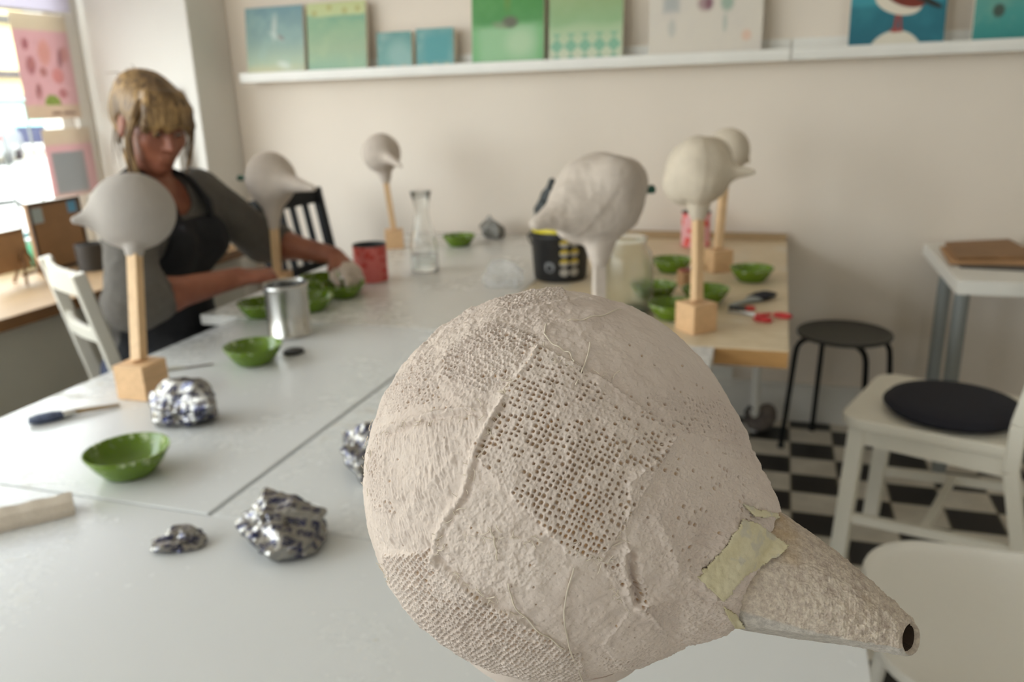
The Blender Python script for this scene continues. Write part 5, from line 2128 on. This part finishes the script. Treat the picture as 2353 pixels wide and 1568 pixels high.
# jeans
B = Field((-1.95, 1.45, .05), (-1.10, 2.25, .75), .007)
B.ell(pel, (.150, .190, .125), None, .03)
for h_, k_, a_ in ((rhp, rkn, rak), (lhp, lkn, lak)):
    B.cap(h_, k_, .098, .070, .04)
    B.cap(k_, a_ + A_(0, 0, .03), .068, .052, .02)
V, Q = B.mesh()
V = V + normals_of(V, Q) * (.004 * fbm(V * 20, 3, 18, ridged=True))[:, None]
k = NT('dark_denim')
n = k.noise(9, 4, .6)
k.color(k.mix(k.ramp(n, .5, .7), s_(32, 38, 62), s_(110, 120, 148))).set(Roughness=.9)
np_mesh('jeans', V - PB, Q, k.m, person)
B = Field((-1.45, 1.55, -.01), (-1.0, 2.2, .16), .006)
for a_, fd in ((rak, A_(.13, -.02, -.045)), (lak, A_(.13, .02, -.045))):
    B.cap(a_ + A_(-.03, 0, -.04), a_ + fd, .043, .036, .02)
    B.cap(a_ + A_(0, 0, .0), a_ + A_(0, 0, -.03), .046, .046, .02)
sl, X, Y, Z = B.block(B.lo, B.lo + B.n * B.h)
B.F = np.maximum(B.F, .002 - Z + 0 * X + 0 * Y).astype(np.float32)
V, Q = B.mesh()
np_mesh('shoes', V - PB, Q, M['black_plastic'], person)

# hair: tied up, loose fringe and side strands
B = Field(hdc - .20, hdc + .20, .0036)
B.ell(hp(-.016, 0, .034), (.101, .082, .084), HRm, 0)
B.ell(hp(-.060, .0, .012), (.068, .076, .085), HRm, .03)
B.ell(hp(-.060, 0, .075), (.055, .055, .040), HRm, .03)
# open the face
B.ell(hp(.085, 0, -.062), (.085, .064, .100), HRm, .012, True)
B.ell(hp(.0, 0, -.130), (.15, .10, .075), HRm, .02, True)
for s in (-1, 1):
    B.ell(hp(-.008, s * .085, -.018), (.026, .025, .036), HRm, .01, True)
B.ell(hp(-.108, .0, .055), (.036, .040, .034), HRm, .015)
rs = np.random.RandomState(5)
for i in range(17):
    r = -.058 + .116 * i / 16
    e = rs.uniform(-.016, .010) - (.012 if abs(r) > .035 else 0)
    f0 = .064 - 1.5 * abs(r) ** 1.6
    B.chain([hp(f0 - .004, r * .75, .084), hp(f0 + .022, r * .95, .056), hp(f0 + .033, r * 1.06, .028 + e * .4), hp(f0 + .031, r * 1.12, .018 + e)], [.012, .010, .0075, .0035], .008)
V, Q = B.mesh()
q_ = (V - hdc) @ np.column_stack([fdir, hrt, hup])
N = normals_of(V, Q)
st = fbm(np.column_stack([np.arctan2(q_[:, 1], q_[:, 0] + .02) * 22, q_[:, 2] * 5, q_[:, 0] * 5]), 2, 6, ridged=True)
V = V + N * (.0026 * st + .0012 * fbm(V * 40, 2, 8))[:, None]
k = NT('blonde_hair')
n = k.noise(34, 4, .6, (2.6, 2.6, .30))
k.color(k.mix(k.ramp(k.noise(9, 3), .62, .36), k.mix(k.ramp(n, .34, .66), s_(88, 64, 38), s_(182, 146, 96)), s_(92, 68, 42))).set(Roughness=.42).bump(n, .002)
M['hair'] = k.m
np_mesh('hair', V - PB, Q, M['hair'], person)
hs = MB()
def strand(pts, r):
    P_ = [A_(*p) if not isinstance(p, np.ndarray) else p for p in pts]
    o = []
    for i in range(len(P_) - 1):
        for q in np.linspace(0, 1, 5, endpoint=False):
            o.append(P_[i] * (1 - q) + P_[i + 1] * q)
    o.append(P_[-1])
    n_ = len(o)
    hs.tube(o, [r * (1 - .75 * (i / (n_ - 1)) ** 1.5) for i in range(n_)], 7)
for i in range(14):
    j = rs.normal(size=3) * .004
    jj_ = rs.uniform(-.02, .02)
    strand([hp(.045, .064, .062) + j, hp(.050, .080, .020) + j, hp(.040, .083, -.030) + j, hp(.034, .074 + jj_ * .3, -.080) + j * 2, hp(.052, .062 + jj_ * .4, -.130) + j * 2, hp(.085, .050, -.175 + jj_) + j * 3], .0046)
for i in range(8):
    j = rs.normal(size=3) * .004
    strand([hp(.040, -.064, .065) + j, hp(.060, -.076, .020) + j, hp(.060, -.078, -.030) + j, hp(.056, -.074, -.080) + j * 2, hp(.050, -.07, -.112 + rs.uniform(-.02, .02)) + j * 2], .0030)
for i in range(7):
    j = rs.normal(size=3) * .006
    strand([hp(-.075, .05, -.03) + j, hp(-.06, .060, -.075) + j, hp(-.04, .052, -.12 + rs.uniform(-.02, .01)) + j * 2], .0022)
for i in range(9):
    j = rs.normal(size=3) * .012
    strand([hp(-.095, .01, .065) + j * .5, hp(-.125, .01, .085) + j, hp(-.145, .02, .07) + j * 1.6], .0016)
hs.build('hair_strands', M['hair'], person, loc=tuple(-PB), smooth=60)
pn = MB().tube([hp(-.03, -.02, .075), hp(-.135, .022, .060), hp(-.150, .027, .058)], [.004, .0052, .006], 10)
pn.build('hair_stick', simple('brown_wood_pin', s_(92, 58, 34), .5), person, loc=tuple(-PB), smooth=50)
# ------------------------------------------------------------------ the street outside
ground = struct(MB().box((-32, 14, -.30), (58, 90, .1)).build('ground', simple('pale_paving', s_(164, 163, 158), .9, var=.05, scale=.6)))
kb = struct(MB().box((-24.2, 14, -.20), (.5, 90, .14)).build('kerb', simple('kerb_stone', s_(170, 158, 138), .9)))
bd = thing('apartment_building', 'pale yellow street facade with grey bands across the road', 'building', (-46, 20, -.25))
MB().box((0, 0, 7), (6, 64, 14)).build('wall', simple('yellow_render', s_(214, 194, 146), .9), bd)
for i, z in enumerate((3.6, 6.6, 9.6, 12.6)):
    MB().box((3.3, 0, z), (.8, 64, .35)).build('balcony_band', simple('grey_band', s_(66, 62, 58), .8) if i == 0 else bpy.data.materials['grey_band'], bd)
gm = simple('facade_window', s_(96, 106, 112), .2)
for i in range(12):
    for z in (1.5, 5.1, 8.1):
        MB().box((3.01, -28 + i * 5, z), (.06, 1.5, 1.7)).build('window', gm, bd)


def car(name, label, loc, rz, body, h=1.45, L=4.3, w_=1.75):
    t = thing(name, label, 'car', loc, rz)
    prof_ = [(-L / 2, .35), (-L / 2, .75), (-L / 2 + .12, .95), (-L / 2 + .35, h - .05), (-L / 2 + .8, h), (.35, h), (1.05, .98), (L / 2 - .15, .82), (L / 2, .6), (L / 2, .35)]
    R = []
    for y, s in ((-w_ / 2, .86), (-w_ / 2 + .10, 1), (w_ / 2 - .10, 1), (w_ / 2, .86)):
        R.append([(x * (1 if s == 1 else .98), y, .35 + (z - .35) * (1 if s == 1 else .96)) for x, z in prof_])
    MB().rings(R).build('body', body, t, bevel=.05)
    g = MB()
    for y in (-w_ / 2 - .004, w_ / 2 + .004):
        g.add([(-L / 2 + .55, y, .98), (.85, y, .98), (.32, y, h - .10), (-L / 2 + .75, y, h - .10)], [(0, 1, 2, 3)])
    g.add([(-L / 2 + .135, -w_ / 2 + .2, .98), (-L / 2 + .135, w_ / 2 - .2, .98), (-L / 2 + .31, w_ / 2 - .25, h - .16), (-L / 2 + .31, -w_ / 2 + .25, h - .16)], [(0, 1, 2, 3)])
    g.build('window', simple('car_glass', s_(150, 196, 186), .1) if 'car_glass' not in bpy.data.materials else bpy.data.materials['car_glass'], t)
    for x in (-L / 2 + .8, L / 2 - .85):
        for y in (-w_ / 2 + .08, w_ / 2 - .08):
            o = MB().lathe([(.0, -.09), (.30, -.09), (.32, -.06), (.32, .06), (.30, .09), (0, .09)], 28).build('wheel', M['black_plastic'], t, smooth=40)
            o.rotation_euler = (PI / 2, 0, 0)
            o.location = (x, y, .32)
    for s in (-1, 1):
        MB().box((-L / 2 - .01, s * (w_ / 2 - .22), .80), (.05, .3, .16)).build('tail_lamp', simple('red_lens', s_(190, 30, 30), .3) if 'red_lens' not in bpy.data.materials else bpy.data.materials['red_lens'], t)
    return t


c = onz(8, 372, -.25)
car('car', 'silver car with red tail lamp seen through the window at far left', (c[0], c[1] - .6, -.25), 2.3, simple('silver_car_paint', s_(140, 143, 146), .25, metal=.3))
c = onz(70, 352, -.25)
car('van', 'dark blue van beyond the silver car across the street', (c[0] - .5, c[1] + .8, -.25), .55, simple('blue_car_paint', s_(26, 34, 72), .3), 2.1, 4.8, 1.9)
# parked bicycle just outside
by = thing('bicycle', 'dark teal bicycle parked outside behind the small easel', 'bicycle', (-4.2, 3.30, -.25), 1.2)
TL = simple('teal_paint', s_(30, 84, 86), .4)
for x in (-.52, .52):
    MB().tube([(x + .33 * math.cos(q), 0, .34 + .33 * math.sin(q)) for q in np.linspace(0, 2 * PI, 41)], .018, 8, False).build('wheel', M['black_plastic'], by, smooth=50)
f = MB()
for a, b in (((-.52, 0, .34), (-.1, 0, .30)), ((-.52, 0, .34), (-.2, 0, .82)), ((-.1, 0, .30), (-.22, 0, .92)), ((-.1, 0, .30), (.36, 0, .80)), ((-.2, 0, .82), (.34, 0, .86)), ((.52, 0, .34), (.33, 0, .95))):
    f.tube([a, b], .017, 10)
f.build('frame', TL, by, smooth=50)
MB().tube([(.20, -.28, 1.02), (.32, -.2, 1.03), (.33, 0, .98), (.32, .2, 1.03), (.20, .28, 1.02)], .014, 10).build('handlebar', M['black_paint'], by, smooth=50)
MB().lathe([(0, .93), (.06, .93), (.085, .945), (.08, .975), (0, .985)], 20).build('saddle', M['black_plastic'], by, smooth=50).location = (-.23, 0, 0)
# pale green window box on the outer sill
t = thing('storage_tub', 'pale aqua plastic tub on the window bench against the glass', 'tub', (-2.83, 2.375, .7005))
AQ = glow('aqua_plastic', s_(172, 232, 214), None, .6)
f = MB()
for x, y, sx, sy in ((-.028, 0, .003, .21), (.028, 0, .003, .21), (0, -.1035, .056, .003), (0, .1035, .056, .003)):
    f.box((x, y, .045), (sx, sy, .085))
f.box((0, 0, .0025), (.059, .21, .003)).build('body', AQ, t)
f = MB()
for x, y, sx, sy in ((-.031, 0, .006, .222), (.031, 0, .006, .222), (0, -.108, .056, .006), (0, .108, .056, .006)):
    f.box((x, y, .089), (sx, sy, .006))
f.build('rim', simple('pale_blue_rim', s_(214, 232, 238), .5), t, bevel=.001)
struct(MB().box((-3.12, .8, .685), (.28, 4.3, .03)).build('window_1_outer_sill', M['white_paint']))
# thin railing in front of the glass
t = thing('railing', 'thin grey upright bars just outside the shop window', 'railing', (-3.04, 1.6, .7005))
for i in range(22):
    MB().tube([(0, -1.55 + i * .135, .0), (0, -1.55 + i * .135, .62)], .0045, 8).build('bar', M['grey_metal'], t, smooth=40)
MB().box((0, -.12, .625), (.012, 3.0, .012)).build('top_rail', M['grey_metal'], t)

# ------------------------------------------------------------------ daylight
wd = bpy.data.worlds.new('daylight')
scene.world = wd
wd.use_nodes = True
nt = wd.node_tree
bg = nt.nodes['Background']
bg.inputs['Color'].default_value = (.92, .96, 1.0, 1)
bg.inputs['Strength'].default_value = 5.5


def portal(name, c, sx, sy, rot):
    L = bpy.data.lights.new(name, 'AREA')
    L.shape = 'RECTANGLE'
    L.size, L.size_y = sx, sy
    L.cycles.is_portal = True
    o = bpy.data.objects.new(name, L)
    COL.objects.link(o)
    o.location = c
    o.rotation_euler = rot
    return o


portal('window_daylight', (XW - .12, (WY0 + WY1) / 2, (WZ0 + WZ1) / 2), WZ1 - WZ0, WY1 - WY0, (0, -PI / 2, 0))


portal('rear_fill_daylight', (-2.265, YF - .02, 1.35), 1.03, 2.1, (PI / 2, 0, 0))  # sky portal of the added rear-left fill window
portal('side_fill_daylight', (1.75, YF - .02, 1.31), .30, 1.52, (PI / 2, 0, 0))  # sky portal of the added narrow fill window at right
scene.view_settings.exposure = 0.68
scene.cycles.use_denoising = True
scene.cycles.max_bounces = 10
scene.cycles.diffuse_bounces = 5
scene.cycles.glossy_bounces = 4
scene.cycles.transmission_bounces = 8
scene.cycles.transparent_max_bounces = 10
scene.cycles.caustics_reflective = False
scene.cycles.caustics_refractive = False
scene.cycles.sample_clamp_indirect = 6.0

# sub-parts: pieces that belong to a part
def nest(thing_name, child, part):
    for o in list(scene.objects):
        if o.parent is None and o.name.split('.')[0] == thing_name:
            ps = [c for c in o.children if c.name.split('.')[0] == part]
            cs = [c for c in o.children if c.name.split('.')[0] == child]
            for i, c in enumerate(cs):
                if ps:
                    c.parent = ps[min(i, len(ps) - 1)] if len(ps) == len(cs) else ps[0]


for a, b, c in (('stool', 'foot_cap', 'leg'), ('tin_can', 'rim', 'body'), ('tin_can', 'dark_lining', 'body'), ('tin', 'rim', 'body'), ('tin', 'dark_lining', 'body'),
                ('bucket', 'printed_dots', 'body'), ('bucket', 'printed_badge', 'body'), ('bucket', 'lip', 'body'), ('bird_head_sculpture', 'hollow_lining', 'beak'),
                ('person', 'eyes', 'body'), ('person', 'hair_stick', 'hair'), ('person', 'hair_strands', 'hair'), ('person', 'apron_straps', 'apron'), ('person', 'plaster_on_hand', 'body')):
    nest(a, b, c)
